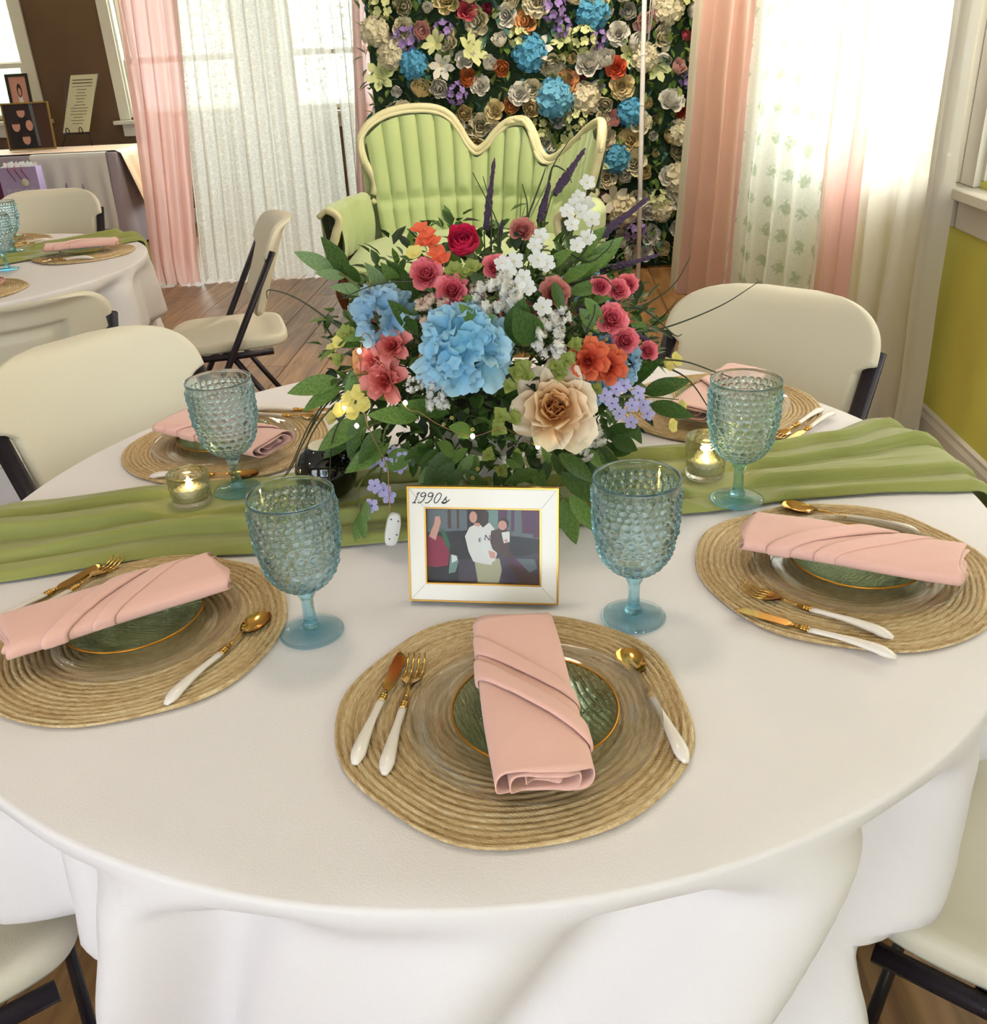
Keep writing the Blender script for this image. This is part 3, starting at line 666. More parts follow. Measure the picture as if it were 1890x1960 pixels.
# ================================================================== flower shapes (axis +z, origin at the heart)
def petal(mb, az, L, W, tilt, bend, r0=0, z0=0, wrap=0, nu=4, nv=5, ruf=0, tip=.5, ph=0, base=.25, mi=0, end=None):
    "one petal: leaves the axis at angle tilt, bends by bend along its length; wrap cups it sideways; tip<1 rounder"
    c, s_ = math.cos(az), math.sin(az)
    prof = []; r = r0; z = z0
    for j in range(nv+1):
        v = j/nv; prof.append((r, z)); a = tilt + bend*v; r += math.sin(a)*L/nv; z += math.cos(a)*L/nv
    def fn(a, b):
        u = a*2-1; j = min(nv, int(round(b*nv))); v = j/nv
        w = W*(base + (1-base)*math.sin(min(1, v*1.25)*PI/2))*(max(0, 1-max(0, (v-.62)/.38)**2.2))**tip if v < 1 else W*(end if end is not None else (.62 if tip < .6 else .06))
        x = w*u; rr, zz = prof[j]; th = tilt+bend*v; k = wrap*(x*x)/max(W, 1e-6)
        rr -= k*math.cos(th); zz += k*math.sin(th)
        q = ruf*W*math.sin(3.1*u*2+ph+5*v)*v; rr += q*math.cos(th); zz -= q*math.sin(th)
        return (rr*c - x*s_, rr*s_ + x*c, zz)
    mb.grid(fn, nu, nv, mi)
def rose_mb(R, layers, seed=0, ruf=.08, open_=1.0, nu=4, nv=4):
    "layers = (count, radius share, height share, tilt deg, bend deg, width share)"
    mb = MB(); rs = random.Random(seed)
    for i, (n, r0, L, ti, be, w) in enumerate(layers):
        for k in range(n):
            petal(mb, 2*PI*k/n + i*1.1 + rs.uniform(-.15,.15), R*L*rs.uniform(.92,1.08), R*w, math.radians(ti+rs.uniform(-6,6))*open_, math.radians(be+rs.uniform(-8,8)), R*r0, -R*.28, wrap=.9, nu=nu, nv=nv, ruf=ruf, tip=.30, ph=rs.uniform(0,6), end=.66)
    mb.lathe([(R*.02,-R*.45),(R*.22,-R*.38),(R*.3,-R*.26),(R*.05,-R*.2)], 8)
    return mb
ROSE = [(3,.02,.72,2,-18,.20),(4,.08,.78,8,-16,.30),(5,.15,.80,18,-4,.40),(5,.20,.86,34,10,.48),(6,.24,.92,52,22,.52)]
BALL = [(3,.02,.60,0,-25,.2),(5,.10,.70,6,-34,.28),(6,.20,.82,16,-46,.34),(7,.30,.92,30,-58,.40),(8,.36,.98,48,-66,.44)]
FULL = [(3,.02,.62,-4,-20,.2),(4,.08,.70,6,-18,.30),(5,.14,.80,16,-8,.40),(6,.18,.98,34,6,.50),(6,.22,1.12,56,10,.58),(3,.24,1.18,70,4,.60)]
def star_mb(R, n=5, tilt=68, bend=14, w=.34, nu=2, nv=4, throat=True, tip=.9):
    mb = MB()
    for k in range(n): petal(mb, 2*PI*k/n, R, R*w, math.radians(tilt), math.radians(bend), R*.04, 0, nu=nu, nv=nv, tip=tip, base=.35)
    mb.lathe([(R*.01,-R*.55),(R*.05,-R*.5),(R*.06,-R*.05),(R*.12,R*.02),(R*.05,R*.07),(.0002,R*.09)], 6, 1 if throat else 0)
    return mb
def head_mb(R, n, fl, seed, dome=.75, petals=4, w=.52):
    "rounded head of many florets (hydrangea)"
    mb = MB(); rs = random.Random(seed); g = PI*(3-math.sqrt(5))
    for i in range(n):
        y = 1 - (i+.5)/n*(1+dome*.25); rr = math.sqrt(max(0, 1-y*y)); a = g*i
        d = Vector((rr*math.cos(a), rr*math.sin(a), y)); s = MB()
        for k in range(petals): petal(s, 2*PI*k/petals+rs.uniform(-.2,.2), fl*rs.uniform(.85,1.15), fl*w, math.radians(62+rs.uniform(-14,14)), math.radians(rs.uniform(-5,30)), 0, 0, nu=2, nv=3, ruf=.18, tip=.42, ph=rs.uniform(0,6), base=.3)
        mb.join(s, Matrix.Translation(d*R*rs.uniform(.86,1.0)) @ d.to_track_quat('Z', 'Y').to_matrix().to_4x4() @ Matrix.Rotation(rs.uniform(0,6), 4, 'Z'))
    return mb
def ruffle_mb(R, n, seed):
    "large loose ruffled petals (silk hydrangea bloom)"
    mb = MB(); rs = random.Random(seed)
    for i in range(n):
        y_ = 1-(i+.3)/n*1.05; a_ = i*2.39996; d = Vector((math.sqrt(max(0,1-y_*y_))*math.cos(a_), math.sqrt(max(0,1-y_*y_))*math.sin(a_), y_)); s = MB()
        for k in range(4): petal(s, 2*PI*k/4+rs.uniform(-.3,.3), R*rs.uniform(.50,.68), R*.33, math.radians(48+rs.uniform(-16,16)), math.radians(rs.uniform(0,45)), 0, 0, nu=6, nv=6, ruf=.24, tip=.32, ph=rs.uniform(0,6), base=.35)
        mb.join(s, Matrix.Translation(Vector((d.x*R*.62, d.y*R*.62, d.z*R*.38))) @ Vector((d.x*.75, d.y*.75, max(.35, d.z))).to_track_quat('Z','Y').to_matrix().to_4x4() @ Matrix.Rotation(rs.uniform(0,6), 4, 'Z'))
    return mb
def puff_mb(R, n, r, seed):
    "cluster of fluffy pompon florets"
    mb = MB(); rs = random.Random(seed)
    for i in range(n):
        d = Vector((rs.gauss(0,1), rs.gauss(0,1), abs(rs.gauss(0,.8)))).normalized()*R*rs.uniform(.55,1.0)
        d.z *= .7
        for k in range(16):
            q = Vector((rs.gauss(0,1), rs.gauss(0,1), rs.gauss(.4,1))).normalized(); o = q.orthogonal().normalized()*r*.30; o2 = q.cross(o)
            c = d + q*r*.45; mb.add([c-o-o2, c+o-o2, c+q*r*.55+o*1.2, c+q*r*.55-o*.6+o2], [(0,1,2),(0,2,3),(1,3,2)])
        mb.ball(d, r*.62, 6, 4)
    return mb
def leaf_mb(L, W, fold=.25, droop=.5, n=8):
    "pointed leaf along +y from its stalk end, keeled along the midrib, upper side +z"
    mb = MB()
    def fn(a, b):
        u = a*2-1; v = b; w = W*math.sin(PI*min(1, v**.85*.98+.02))**.85*(1-.12*v); x = w*u
        return (x, L*(v - .12*droop*v*v), abs(u)*w*fold - droop*L*.35*v*v)
    mb.grid(fn, 4, n); return mb
# ------------------------------------------------------------------ colours
C_ = {k: S(v) for k, v in dict(white=(244,240,226), ivory=(240,230,196), cream=(236,216,160), yellow=(238,222,130), lime=(226,232,168), peach=(244,180,120), apricot=(238,150,90), blush=(236,186,176), rose=(222,88,110), hot=(222,44,92), coral=(244,112,76), blue=(126,198,228), sky=(98,178,214), purple=(168,140,206), lilac=(196,188,232), wine=(120,30,60), red=(214,70,44)).items()}
def fm(nm, heart=None, r0=.05, transl=.28):
    c = C_[nm]
    if heart is None: return mat('petal_'+nm, c, .7, transl=transl, var=(30, tuple(min(1, x*1.1) for x in c)), bump=(60,.15))
    return radial_mat('petal_'+nm+'_'+heart+'_%d' % (r0*1000), [(.15, C_[heart]), (.95, c)], r0, transl=transl, bump=(60,.15))
m_leaf = mat('silk_leaf_dark', S((52,78,30)), .5, var=(22, S((74,104,40))), transl=.18, spec=.4)
m_leaf2 = mat('silk_leaf_mid', S((84,118,48)), .5, var=(25, S((116,146,70))), transl=.22)
m_leaf3 = mat('silk_leaf_grey', S((140,164,120)), .55, var=(25, S((112,146,92))), transl=.25)
m_euc = mat('pale_eucalyptus', S((170,176,92)), .55, var=(40, S((128,144,66))), transl=.25)
m_stem = mat('stem_green', S((84,96,44)), .6)
m_grass = mat('onion_grass', S((46,54,26)), .5)
m_spike = mat('purple_spike', S((84,62,92)), .85, bump=(500,.8))
m_throat = mat('flower_throat', S((232,214,120)), .6)
m_throat_b = mat('blue_throat', S((70,84,170)), .6)
# ================================================================== centrepiece on the large table
CAMP = Vector((0, -1.29635, 1.37936)); FPX = 1769.0
def ray(px, py): return (cr*((px-945)/FPX) - cu*((py-980)/FPX) + cf)
def at(px, py, Y):
    "point of the room seen at a place of the picture, at depth Y"
    d = ray(px, py); return CAMP + d*((Y-CAMP.y)/d.y)
BC, BR = Vector((.040, .085, .955)), Vector((.275, .225, .235))
def on(px, py, k=1.0):
    "on the bouquet's rounded outside (k scales it)"
    d = ray(px, py); o = CAMP-BC; r = BR*k
    dd = Vector((d.x/r.x, d.y/r.y, d.z/r.z)); oo = Vector((o.x/r.x, o.y/r.y, o.z/r.z))
    A, B, Cc = dd.dot(dd), oo.dot(dd), oo.dot(oo)-1; D = B*B-A*Cc
    if D > 0: return CAMP + d*((-B-math.sqrt(D))/A)
    return at(px, py, BC.y)
flo = thing('flower_centrepiece', 'large colourful silk flower arrangement on a white footed bowl, centre of table', 'flower arrangement', (BC.x, BC.y, TZ+.010))
FO = Vector(flo.location)
m_bowl = mat('white_ceramic', S((240,236,230)), .25, coat=.4)
MB().lathe([(.001,.0),(.050,.0),(.054,.004),(.050,.010),(.026,.022),(.018,.032),(.020,.040),(.048,.052),(.080,.068),(.094,.088),(.097,.104),(.094,.106),(.088,.094),(.001,.09)], 48).build('footed_bowl', m_bowl, flo)
m_foam = mat('moss', S((36,44,20)), .95, bump=(80,.6))
MB().ball((0,0,.115), .092, 20, 12, .55).build('moss_foam', m_foam, flo)
def facing_rot(p, lean=.75, rs=random):
    "flower axis: outwards from the bouquet heart, turned a little to the room"
    d = (p - Vector((BC.x, BC.y, BC.z-.10))).normalized(); v = (CAMP-p).normalized()
    ax = (d*lean + v*(1-lean) + Vector((0,0,.12))).normalized()
    return (ax.to_track_quat('Z', 'Y').to_matrix() @ Matrix.Rotation(rs.uniform(0,6.28), 3, 'Z')).to_euler()
def put(name, me, p, rot=None, label=None, scale=1.0, lean=.6):
    o = obj(name, me, flo, Vector(p)-FO, rot if rot is not None else facing_rot(Vector(p), lean)); o.scale = (scale,)*3
    if label: o['label'] = label
    return o
def path(ps, r, name='stem', m=None, n=6, parent=None):
    "smooth stem through points"
    ps = [Vector(p)-FO for p in ps]; out = []
    Q = [ps[0]*2-ps[1]] + ps + [ps[-1]*2-ps[-2]]
    for i in range(1, len(Q)-2):
        for k in range(7):
            t = k/7; a, b, c, d = Q[i-1:i+3]; out.append(.5*((2*b)+(c-a)*t+(2*a-5*b+4*c-d)*t*t+(3*b-a-3*c+d)*t**3))
    out.append(ps[-1]); N = len(out)
    rr = [r*(1-.65*i/(N-1)) for i in range(N)]
    return MB().tube(out, rr, n).build(name, m or m_stem, parent or flo)
core = Vector((BC.x, BC.y, TZ+.13))
rsb = random.Random(21)
# ---- large blooms
big = rose_mb(.050, FULL, 3, .13, nu=8, nv=8).mesh('peach_rose', radial_mat('peach_rose_petal', [(.22, S((255,180,104))), (.56, S((255,210,152))), (.96, S((255,238,210)))], .055, transl=.25))
put('peach_rose', big, on(1063, 782, 1.0), label='large cream and apricot rose', lean=.15)
hot = rose_mb(.0305, BALL, 5, .05, nu=5, nv=5).mesh('ranunculus', fm('hot')); put('ranunculus', hot, on(888, 468, .98), label='round raspberry pink ranunculus', lean=.5)
mr = rose_mb(.0215, ROSE, 8, .08).mesh('pink_rose', radial_mat('pink_rose_petal', [(.2, S((210,56,84))), (.9, S((250,140,150)))], .022))
for px, py, k in ((816,526,1.05),(866,557,1.05),(1170,612,1.05),(1196,652,.9),(1150,548,.7),(1183,556,.75),(1202,545,.72),(1240,672,.7),(948,512,.8)): put('pink_rose', mr, on(px, py, 1.02), scale=k, lean=.45)
dr = rose_mb(.0215, ROSE, 9, .08).mesh('dusty_rose', radial_mat('dusty_rose_petal', [(.2, S((176,80,80))), (.9, S((220,144,132)))], .022))
for px, py, k in ((1062,562,1.0),(1000,442,.85)): put('dusty_rose', dr, on(px, py, .98), scale=k, lean=.5)
rf = ruffle_mb(.060, 12, 4).mesh('blue_hydrangea', radial_mat('blue_hydrangea_petal', [(.45, S((140,206,238))), (1.0, S((214,238,248)))], .085, transl=.3))
put('blue_hydrangea', rf, on(885, 668, 1.0), label='large sky-blue hydrangea bloom in the middle', lean=.25)
rf2 = ruffle_mb(.043, 9, 9).mesh('pale_blue_hydrangea', radial_mat('pale_blue_petal', [(.3, S((130,180,214))), (1.0, S((190,214,228)))], .06, transl=.3))
put('pale_blue_hydrangea', rf2, on(735, 605, .98), lean=.4); put('pale_blue_hydrangea', rf2, on(1178, 690, .93), scale=.85); put('pale_blue_hydrangea', rf2, on(1140, 738, .92), scale=.62)
for k in range(16):   # the side of the bouquet that faces the back of the room
    a = PI*(.22+.56*((k*.618) % 1)); e = rsb.uniform(-.15, .40); d = Vector((math.cos(a)*math.cos(e), math.sin(a)*math.cos(e), math.sin(e)))
    put(*(('pink_rose', mr), ('pale_blue_hydrangea', rf2), ('dusty_rose', dr), ('pink_rose', mr))[k % 4], BC+Vector((d.x*BR.x, d.y*BR.y, d.z*BR.z*.8)), lean=1.0)
# ---- azalea-like loose blooms
az1 = rose_mb(.030, [(4,.02,.7,14,-6,.24),(5,.08,.95,34,22,.36),(6,.12,1.1,58,24,.40)], 6, .22, nu=4, nv=5).mesh('coral_azalea', radial_mat('coral_petal', [(.2, S((206,60,40))), (.9, S((240,126,84)))], .034))
for px, py, k in ((1128,690,.9),(1165,702,.85)): put('coral_azalea', az1, on(px, py, 1.03), scale=k, lean=.35)
az2 = rose_mb(.030, [(4,.02,.7,14,-6,.24),(6,.08,.95,34,20,.34),(6,.12,1.1,58,24,.38)], 16, .24, nu=4, nv=5).mesh('pink_azalea', radial_mat('azalea_pink_petal', [(.2, S((222,84,80))), (.9, S((250,160,152)))], .034))
for px, py, k in ((752,662,.85),(738,728,1.0),(718,690,.7)): put('pink_azalea', az2, on(px, py, 1.0), scale=k, lean=.5)
pc = rose_mb(.034, ROSE, 19, .1).mesh('apricot_rose', fm('peach', 'apricot', .035)); put('apricot_rose', pc, on(722, 690, .93), lean=.5)
# ---- coral trumpet spray at the top left
tr = star_mb(.014, 5, 40, 40, .4, 2, 5).mesh('trumpet_flower', [fm('coral'), m_throat])
for px, py in ((806,444),(820,455),(830,470),(838,490),(848,502),(814,470)): put('trumpet_flower', tr, on(px, py, 1.02), scale=1.15, lean=.9)
# ---- white stock and lilac stars
sw = star_mb(.0115, 5, 70, 10, .42, 2, 4).mesh('white_star_flower', [mat('star_white', S((240,240,238)), .65, transl=.3), m_throat])
for px, py in ((1036,452),(1024,470),(1030,497),(1046,505),(985,500),(972,520),(1003,530),(990,548),(973,572),(1012,552),(1040,588),(962,505),(1108,378),(1122,392),(1100,392),(1133,420),(1112,405),(1125,350),(1105,470),(1125,455),(1095,430),(1085,405)):
    put('white_star_flower', sw, on(px, py, 1.06), scale=rsb.uniform(.95,1.2), lean=.25)
sl = star_mb(.0105, 5, 72, 8, .40, 2, 4).mesh('lilac_star_flower', [fm('lilac'), m_throat_b])
for px, py in ((1195,738),(1222,752),(1210,776),(1186,792),(1172,772),(1158,757),(1240,792),(1208,808),(1232,775),(1180,745)): put('lilac_star_flower', sl, on(px, py, 1.05), scale=1.05, lean=.2)
hang = [(725,856,-.06),(716,884,-.07),(756,868,-.07),(772,878,-.08),(742,888,-.08),(735,938,-.11),(718,930,-.11),(712,968,-.12),(745,950,-.11),(765,893,-.08)]
for px, py, Y in hang: put('lilac_star_flower', sl, at(px, py, Y), scale=1.1, lean=.3)
path([core, on(760,800), at(735,880,-.075), at(722,940,-.11), at(712,968,-.12)], .0022)
# ---- pompon clusters
pw = puff_mb(.029, 26, .0080, 3).mesh('pompon_cluster', mat('pompon_white', S((255,252,244)), .8, transl=.45)); pb = puff_mb(.026, 24, .0070, 7).mesh('blush_pompon_cluster', mat('pompon_blush', S((240,214,190)), .8, transl=.4))
for px, py, k in ((948,572,1.15),(1048,645,1.05),(1072,612,.6),(838,758,.72),(797,735,.5),(1130,838,.7),(1112,872,.55)): put('pompon_cluster', pw, on(px, py, 1.02), scale=k, lean=.35)
for px, py, k in ((838,598,1.05),(915,560,.5)): put('blush_pompon_cluster', pb, on(px, py, 1.0), scale=k, lean=.4)
# ---- yellow sprays and eucalyptus buds
yl = star_mb(.012, 5, 45, 30, .5, 2, 4).mesh('yellow_flower', [fm('yellow'), m_throat])
for px, py in ((690,752),(672,765),(655,785),(640,800),(700,775),(680,790),(640,672),(655,655),(1290,690),(1275,700),(1300,780),(1282,815),(795,488)): put('yellow_flower', yl, on(px, py, 1.04) if 650 < px < 1240 else at(px, py, .02), scale=1.15, lean=.6)
eb = MB()
for k in range(7):
    l = leaf_mb(.017, .0085, .4, .6, 5); eb.join(l, Matrix.Rotation(k*2*PI/7+.4*(k%2), 4, 'Z') @ Matrix.Rotation(math.radians(55-22*(k%2)), 4, 'X'))
eb = eb.mesh('eucalyptus_rosette', m_euc)
for px, py in ((905,515),(890,525),(990,715),(1010,720),(1000,705),(1070,715),(1065,700),(960,795),(985,800),(955,820),(990,870),(960,900),(930,925),(1140,745),(1085,690),(870,520),(1100,660),(975,740),(935,870),(650,690),(665,640),(700,615)):
    put('eucalyptus_rosette', eb, on(px, py, 1.03) if py < 860 else at(px, py, -.11), scale=rsb.uniform(.65,1.0), lean=.5)
# ---- purple spikes
def spike(a, b, Ya, Yb, w=.0052):
    p, q = at(*a, Ya), at(*b, Yb); o = thing_part = path([core.lerp(p, .35), p.lerp(q, -.15), p, q], .0014, 'stem', m_stem, 5)
    mb = MB(); ax = (q-p); N = 30; L = ax.length; u = ax.normalized().orthogonal().normalized(); v = ax.normalized().cross(u); rings = []
    for i in range(N+1):
        t = i/N; c = p-FO + ax*t; R0 = w*(.55+.45*math.sin(PI*min(1, t*1.3+.12)))*(1 if t < .9 else (1-t)/.1*.8+.2)
        rings.append([c + (u*math.cos(2*PI*k/10)+v*math.sin(2*PI*k/10))*R0*(.72+.5*rsb.random()) for k in range(10)])
    mb.loft(rings, True, True); return mb.build('purple_spike', m_spike, flo, False)
for a, b, Ya, Yb, w in (((930,440),(947,302),.02,.05,.0052),((955,455),(963,420),.0,.01,.004),((1033,425),(1053,348),.02,.04,.0055),((1062,372),(1121,283),.04,.08,.0062),((1138,460),(1244,377),.02,.06,.0062),((1150,520),(1264,487),.04,.06,.0055),((1104,594),(1190,590),-.06,-.05,.0055),((1135,618),(1245,650),-.08,-.06,.0058)): spike(a, b, Ya, Yb, w)
# ---- arching grass
G = [([(940,480),(940,400),(925,338)],.02),([(935,560),(958,470),(950,420),(905,330)],-.02),([(1000,480),(1010,400),(1000,352)],.04),([(1040,450),(1050,350),(1062,312),(1090,268)],.05),([(1052,345),(1060,318),(1085,330),(1095,350)],.05),([(990,470),(1035,350),(1045,320)],.03),
     ([(880,560),(800,540),(720,545),(653,572)],-.06),([(720,680),(640,620),(570,572),(516,555),(511,572)],-.04),([(1160,592),(1230,592),(1290,640),(1306,640)],-.03),([(1200,640),(1280,625),(1380,585),(1452,540)],.02),([(1180,600),(1240,580),(1290,545),(1322,492)],.03),([(1200,690),(1300,690),(1370,712),(1415,728)],.0),([(1230,640),(1275,600),(1300,570)],.02),([(1240,690),(1310,720),(1350,770),(1362,800)],-.01),
     ([(730,720),(660,735),(600,800),(562,880),(545,912)],-.03),([(740,730),(680,740),(610,810),(578,880),(570,930)],-.04),([(735,725),(640,760),(590,830),(555,900),(537,915)],-.02),([(740,740),(690,760),(640,830),(632,930),(640,985)],-.06),([(725,715),(670,720),(620,770),(580,850),(560,890)],-.03),
     ([(1060,460),(1120,500),(1160,480),(1180,450)],-.03),([(1080,520),(1120,480),(1135,430)],-.02),([(1120,560),(1140,590),(1120,640)],-.09),([(1090,545),(1150,530),(1180,555)],-.07)]
for pts, Y in G:
    P3 = [on(*pts[0], .85)] + [at(x, y, Y) for x, y in pts[1:]]
    path(P3, .0017, 'grass_blade', m_grass, 5)
for a, b, Y in (((1012,425),(1058,332),.03),((995,455),(1000,345),.03),((985,470),(1012,375),.0),((1125,300),(1105,330),.05)):
    p, q = at(*a, Y), at(*b, Y); L = (q-p).length
    o = put('grass_blade', leaf_mb(1, .055, .2, .0, 6).mesh('grass_blade', m_leaf), p, ((q-p).to_track_quat('Y','Z')).to_euler(), scale=L)
# ---- leaves: single large ones, each with its own place
LM = {k: leaf_mb(1, .20, .18, .30).mesh('leaf', m) for k, m in (('d', m_leaf), ('m', m_leaf2), ('g', m_leaf3))}
LW = {k: leaf_mb(1, .34, .14, .25).mesh('leaf', m) for k, m in (('d', m_leaf), ('m', m_leaf2))}
def leaf(a, b, Y=None, k='d', wide=False, Yb=None, up=None):
    if Y is None: p, q = on(*a, .96), on(*b, 1.04)
    else: p, q = at(*a, Y), at(*b, Yb if Yb is not None else Y-.015)
    d = q-p; L = d.length; y = d.normalized(); v = (CAMP-p).normalized(); up = ((up or Vector((0,0,1)))*.55 + v*.9 + Vector((rsb.uniform(-.35,.35), 0, rsb.uniform(-.2,.3))))
    x = y.cross(up).normalized(); z = x.cross(y)
    o = obj('leaf', (LW if wide else LM)[k], flo, p-FO, Matrix((x, y, z)).transposed().to_euler()); o.scale = (L,)*3
    return o
LEAVES = [((640,520),(562,478),.02,'g'),((668,528),(616,450),.03,'d'),((660,530),(602,520),.0,'g'),((700,560),(630,545),-.02,'g'),((690,540),(655,500),.02,'d'),((740,560),(700,500),.0,'g'),((770,560),(730,500),.01,'m'),((785,550),(740,495),.02,'d'),((720,580),(690,550),.0,'m'),
 ((650,728),(544,750),-.02,'m'),((655,740),(573,785),-.03,'m'),((730,640),(640,660),-.06,'d'),((720,690),(650,740),-.06,'d'),((700,700),(655,755),-.07,'m'),((735,632),(652,648),-.07,'m'),((700,800),(600,862),-.05,'m'),((700,790),(660,880),-.06,'d'),((690,810),(612,880),-.04,'d'),((745,850),(653,905),-.09,'m'),((730,820),(680,890),-.09,'d'),
 ((865,860),(806,925),-.12,'d'),((870,885),(812,948),-.13,'d'),((880,895),(860,948),-.14,'d'),((890,900),(938,945),-.14,'d'),((905,870),(870,920),-.12,'m'),((840,860),(800,890),-.11,'d'),((820,850),(770,880),-.1,'d'),((1030,900),(962,925),-.13,'d'),((1052,928),(1018,948),-.14,'d'),
 ((1070,870),(1148,925),-.12,'d'),((1075,905),(1150,965),-.13,'d'),((1078,955),(1103,1050),-.15,'m'),((1090,950),(1150,1022),-.15,'m'),((1125,850),(1192,890),-.08,'d'),((1128,870),(1165,935),-.09,'d'),((1145,860),(1150,940),-.1,'d'),((1120,860),(1170,905),-.1,'m'),
 ((1192,742),(1268,682),-.03,'d'),((1232,752),(1326,724),-.02,'d'),((1243,775),(1335,795),-.02,'d'),((1200,800),(1232,852),-.06,'d'),((1165,820),(1225,818),-.07,'d'),((1205,690),(1262,650),.02,'d'),((1215,700),(1250,640),.04,'m'),
 ((860,600),(905,560),-.1,'m'),((930,640),(880,580),-.13,'m'),((800,640),(745,570),-.09,'d'),((770,760),(690,745),-.1,'m'),((800,800),(700,790),-.12,'m'),((860,790),(760,770),-.12,'d'),((850,760),(815,700),-.12,'d'),
 ((1040,520),(1100,470),-.03,'m'),((1075,540),(1140,500),-.02,'m'),((1090,560),(1170,540),-.03,'m'),((1100,530),(1175,480),.0,'m'),((1120,520),(1195,450),.02,'m'),((1095,500),(1160,430),.02,'m'),((1130,580),(1180,560),-.04,'m'),((1110,590),(1150,640),-.08,'m'),((1120,570),(1160,620),-.08,'m'),((1060,540),(1080,600),-.1,'d'),
 ((690,985),(680,1040),-.12,'m'),((688,980),(700,1035),-.12,'m'),((700,960),(705,1000),-.12,'m')]
for a, b, Y, k in LEAVES: leaf(a, b, Y, k)
for a, b, Y, k in (((990,660),(1000,570),-.12,'d'),((1030,660),(985,590),-.13,'d'),((905,640),(945,600),-.13,'m'),((870,870),(838,845),-.13,'m'),((905,830),(860,815),-.14,'m'),((1085,690),(1060,655),-.12,'d'),((700,640),(680,590),-.06,'d'),((800,570),(770,520),-.04,'d'),((930,560),(900,520),-.06,'d'),((1240,640),(1210,620),.02,'m')): leaf(a, b, Y, k, True)
for ps in ([core, on(700,560), at(640,520,.02), at(600,498,.03)], [core, on(1180,760), at(1245,760,-.02), at(1300,765,-.02)], [core, at(1070,880,-.10), at(1068,935,-.14), at(1090,965,-.15)], [core, at(870,860,-.10), at(868,900,-.13)], [core, on(720,720), at(650,735,-.02)], [core, on(720,810), at(690,860,-.06)], [core, at(712,900,-.09), at(690,985,-.12), at(688,1030,-.125)], [core, on(1150,850), at(1170,890,-.09)]):
    path(ps, .0022)
for i in range(44):
    a0 = rsb.uniform(0, 1); px = lerp(690, 1190, a0); py = 835 + 55*math.sin(PI*a0) + rsb.uniform(-35, 15); ln = rsb.uniform(50, 85); an = rsb.gauss((a0-.5)*1.5, .45); Y = -.03-.085*math.sin(PI*a0)+rsb.uniform(-.01,.05)
    leaf((px, py), (px+ln*math.sin(an), py+ln*math.cos(an)*.75), Y, rsb.choice('ddm'), rsb.random() < .2, Y-.01)
# stems from the foam to the main blooms
for px, py in ((888,468),(816,526),(866,557),(1063,782),(885,668),(735,605),(738,728),(1145,695),(1036,452),(1115,385),(1170,612),(948,572),(1195,760)):
    path([core, core.lerp(on(px, py, .9), .55)+Vector((0,0,.01)), on(px, py, .93)], .0022)
# ---- the dense small greenery inside
mb = MB(); rg = random.Random(5)
for i in range(2600):
    d = Vector((rg.gauss(0,1), rg.gauss(0,1), rg.gauss(.1,.8))).normalized(); r = rg.uniform(.40, .97)
    p = Vector((d.x*BR.x*r, d.y*BR.y*r, d.z*BR.z*r*.95)) + BC - FO
    if p.z < .085: p.z = .085+rg.uniform(0,.05)
    l = leaf_mb(rg.uniform(.018,.036), rg.uniform(.006,.011), .3, .4, 3)
    mb.join(l, Matrix.Translation(p) @ (d*.6+Vector((rg.gauss(0,.5), rg.gauss(0,.5), rg.gauss(0,.5)))).to_track_quat('Y','Z').to_matrix().to_4x4(), rg.choice((0,0,0,1,2)))
o = mb.build('filler_greenery', [m_leaf, m_leaf2, mat('deep_leaf', S((34,52,22)), .6, transl=.15)], flo); o['kind'] = 'stuff'
# little seed-pod twigs
for px, py, Y in ((865,800,-.13),(850,812,-.13),(905,822,-.14),(880,835,-.14),(1130,640,-.1),(1115,652,-.1),(1160,650,-.09),(1140,628,-.1),(893,932,-.17),(905,915,-.16),(915,898,-.15)):
    put('seed_pod', MB().lathe([(.0004,-.003),(.0022,-.002),(.0030,.0006),(.0024,.0026),(.0012,.0030),(.0010,.001)], 8).mesh('seed_pod', mat('seed_pod', S((176,160,90)), .6)), at(px, py, Y), lean=.4)
# ---- string of fairy lights with battery box
fl = thing('fairy_lights', 'thin wire of warm fairy lights with white battery box, threaded through the flowers', 'string lights', FO)
m_wire = mat('copper_wire', S((170,120,96)), .35, .9); m_bulb = mat('warm_led', S((255,240,190)), .4, emit=((1,.86,.5), 22)); m_box = mat('white_plastic', S((232,228,220)), .4)
WP = [at(748,985,-.15), at(744,940,-.14), at(740,890,-.13), on(700,800,1.05), on(690,690,1.06), on(705,640,1.06), on(770,770,1.08), on(805,790,1.08), on(845,815,1.09), on(905,835,1.09), on(960,820,1.09), on(1005,840,1.09), on(1040,858,1.1), on(1085,845,1.1), on(1130,820,1.08)]
path(WP, .0008, 'wire', m_wire, 5, fl)
for px, py, k in ((688,672,1.10),(776,771,1.09),(905,835,1.1),(1030,855,1.11),(683,815,1.06),(1130,822,1.1),(660,780,1.05),(1070,845,1.1)):
    MB().ball(on(px, py, k)-FO, .0030, 8, 6, 1.2).build('bulb', m_bulb, fl)
bb = MB(); bb.loft([[Vector((.0100*sup(2*PI*k/24,3)[0]*s, z, .027*sup(2*PI*k/24,3)[1]*s)) for k in range(24)] for s, z in ((.85,-.0055),(1,-.0035),(1,.0035),(.85,.0055))], True, True)
bx = bb.build('battery_box', m_box, fl, True, at(752,1013,-.155)-FO, Euler((.15, .22, .1)))
for sx, sz in ((-.005,.020),(.005,.018),(.006,-.005),(-.003,-.013)): MB().ball((sx, -.0055, sz), .0012, 8, 5).build('screw', m_dark, bx)
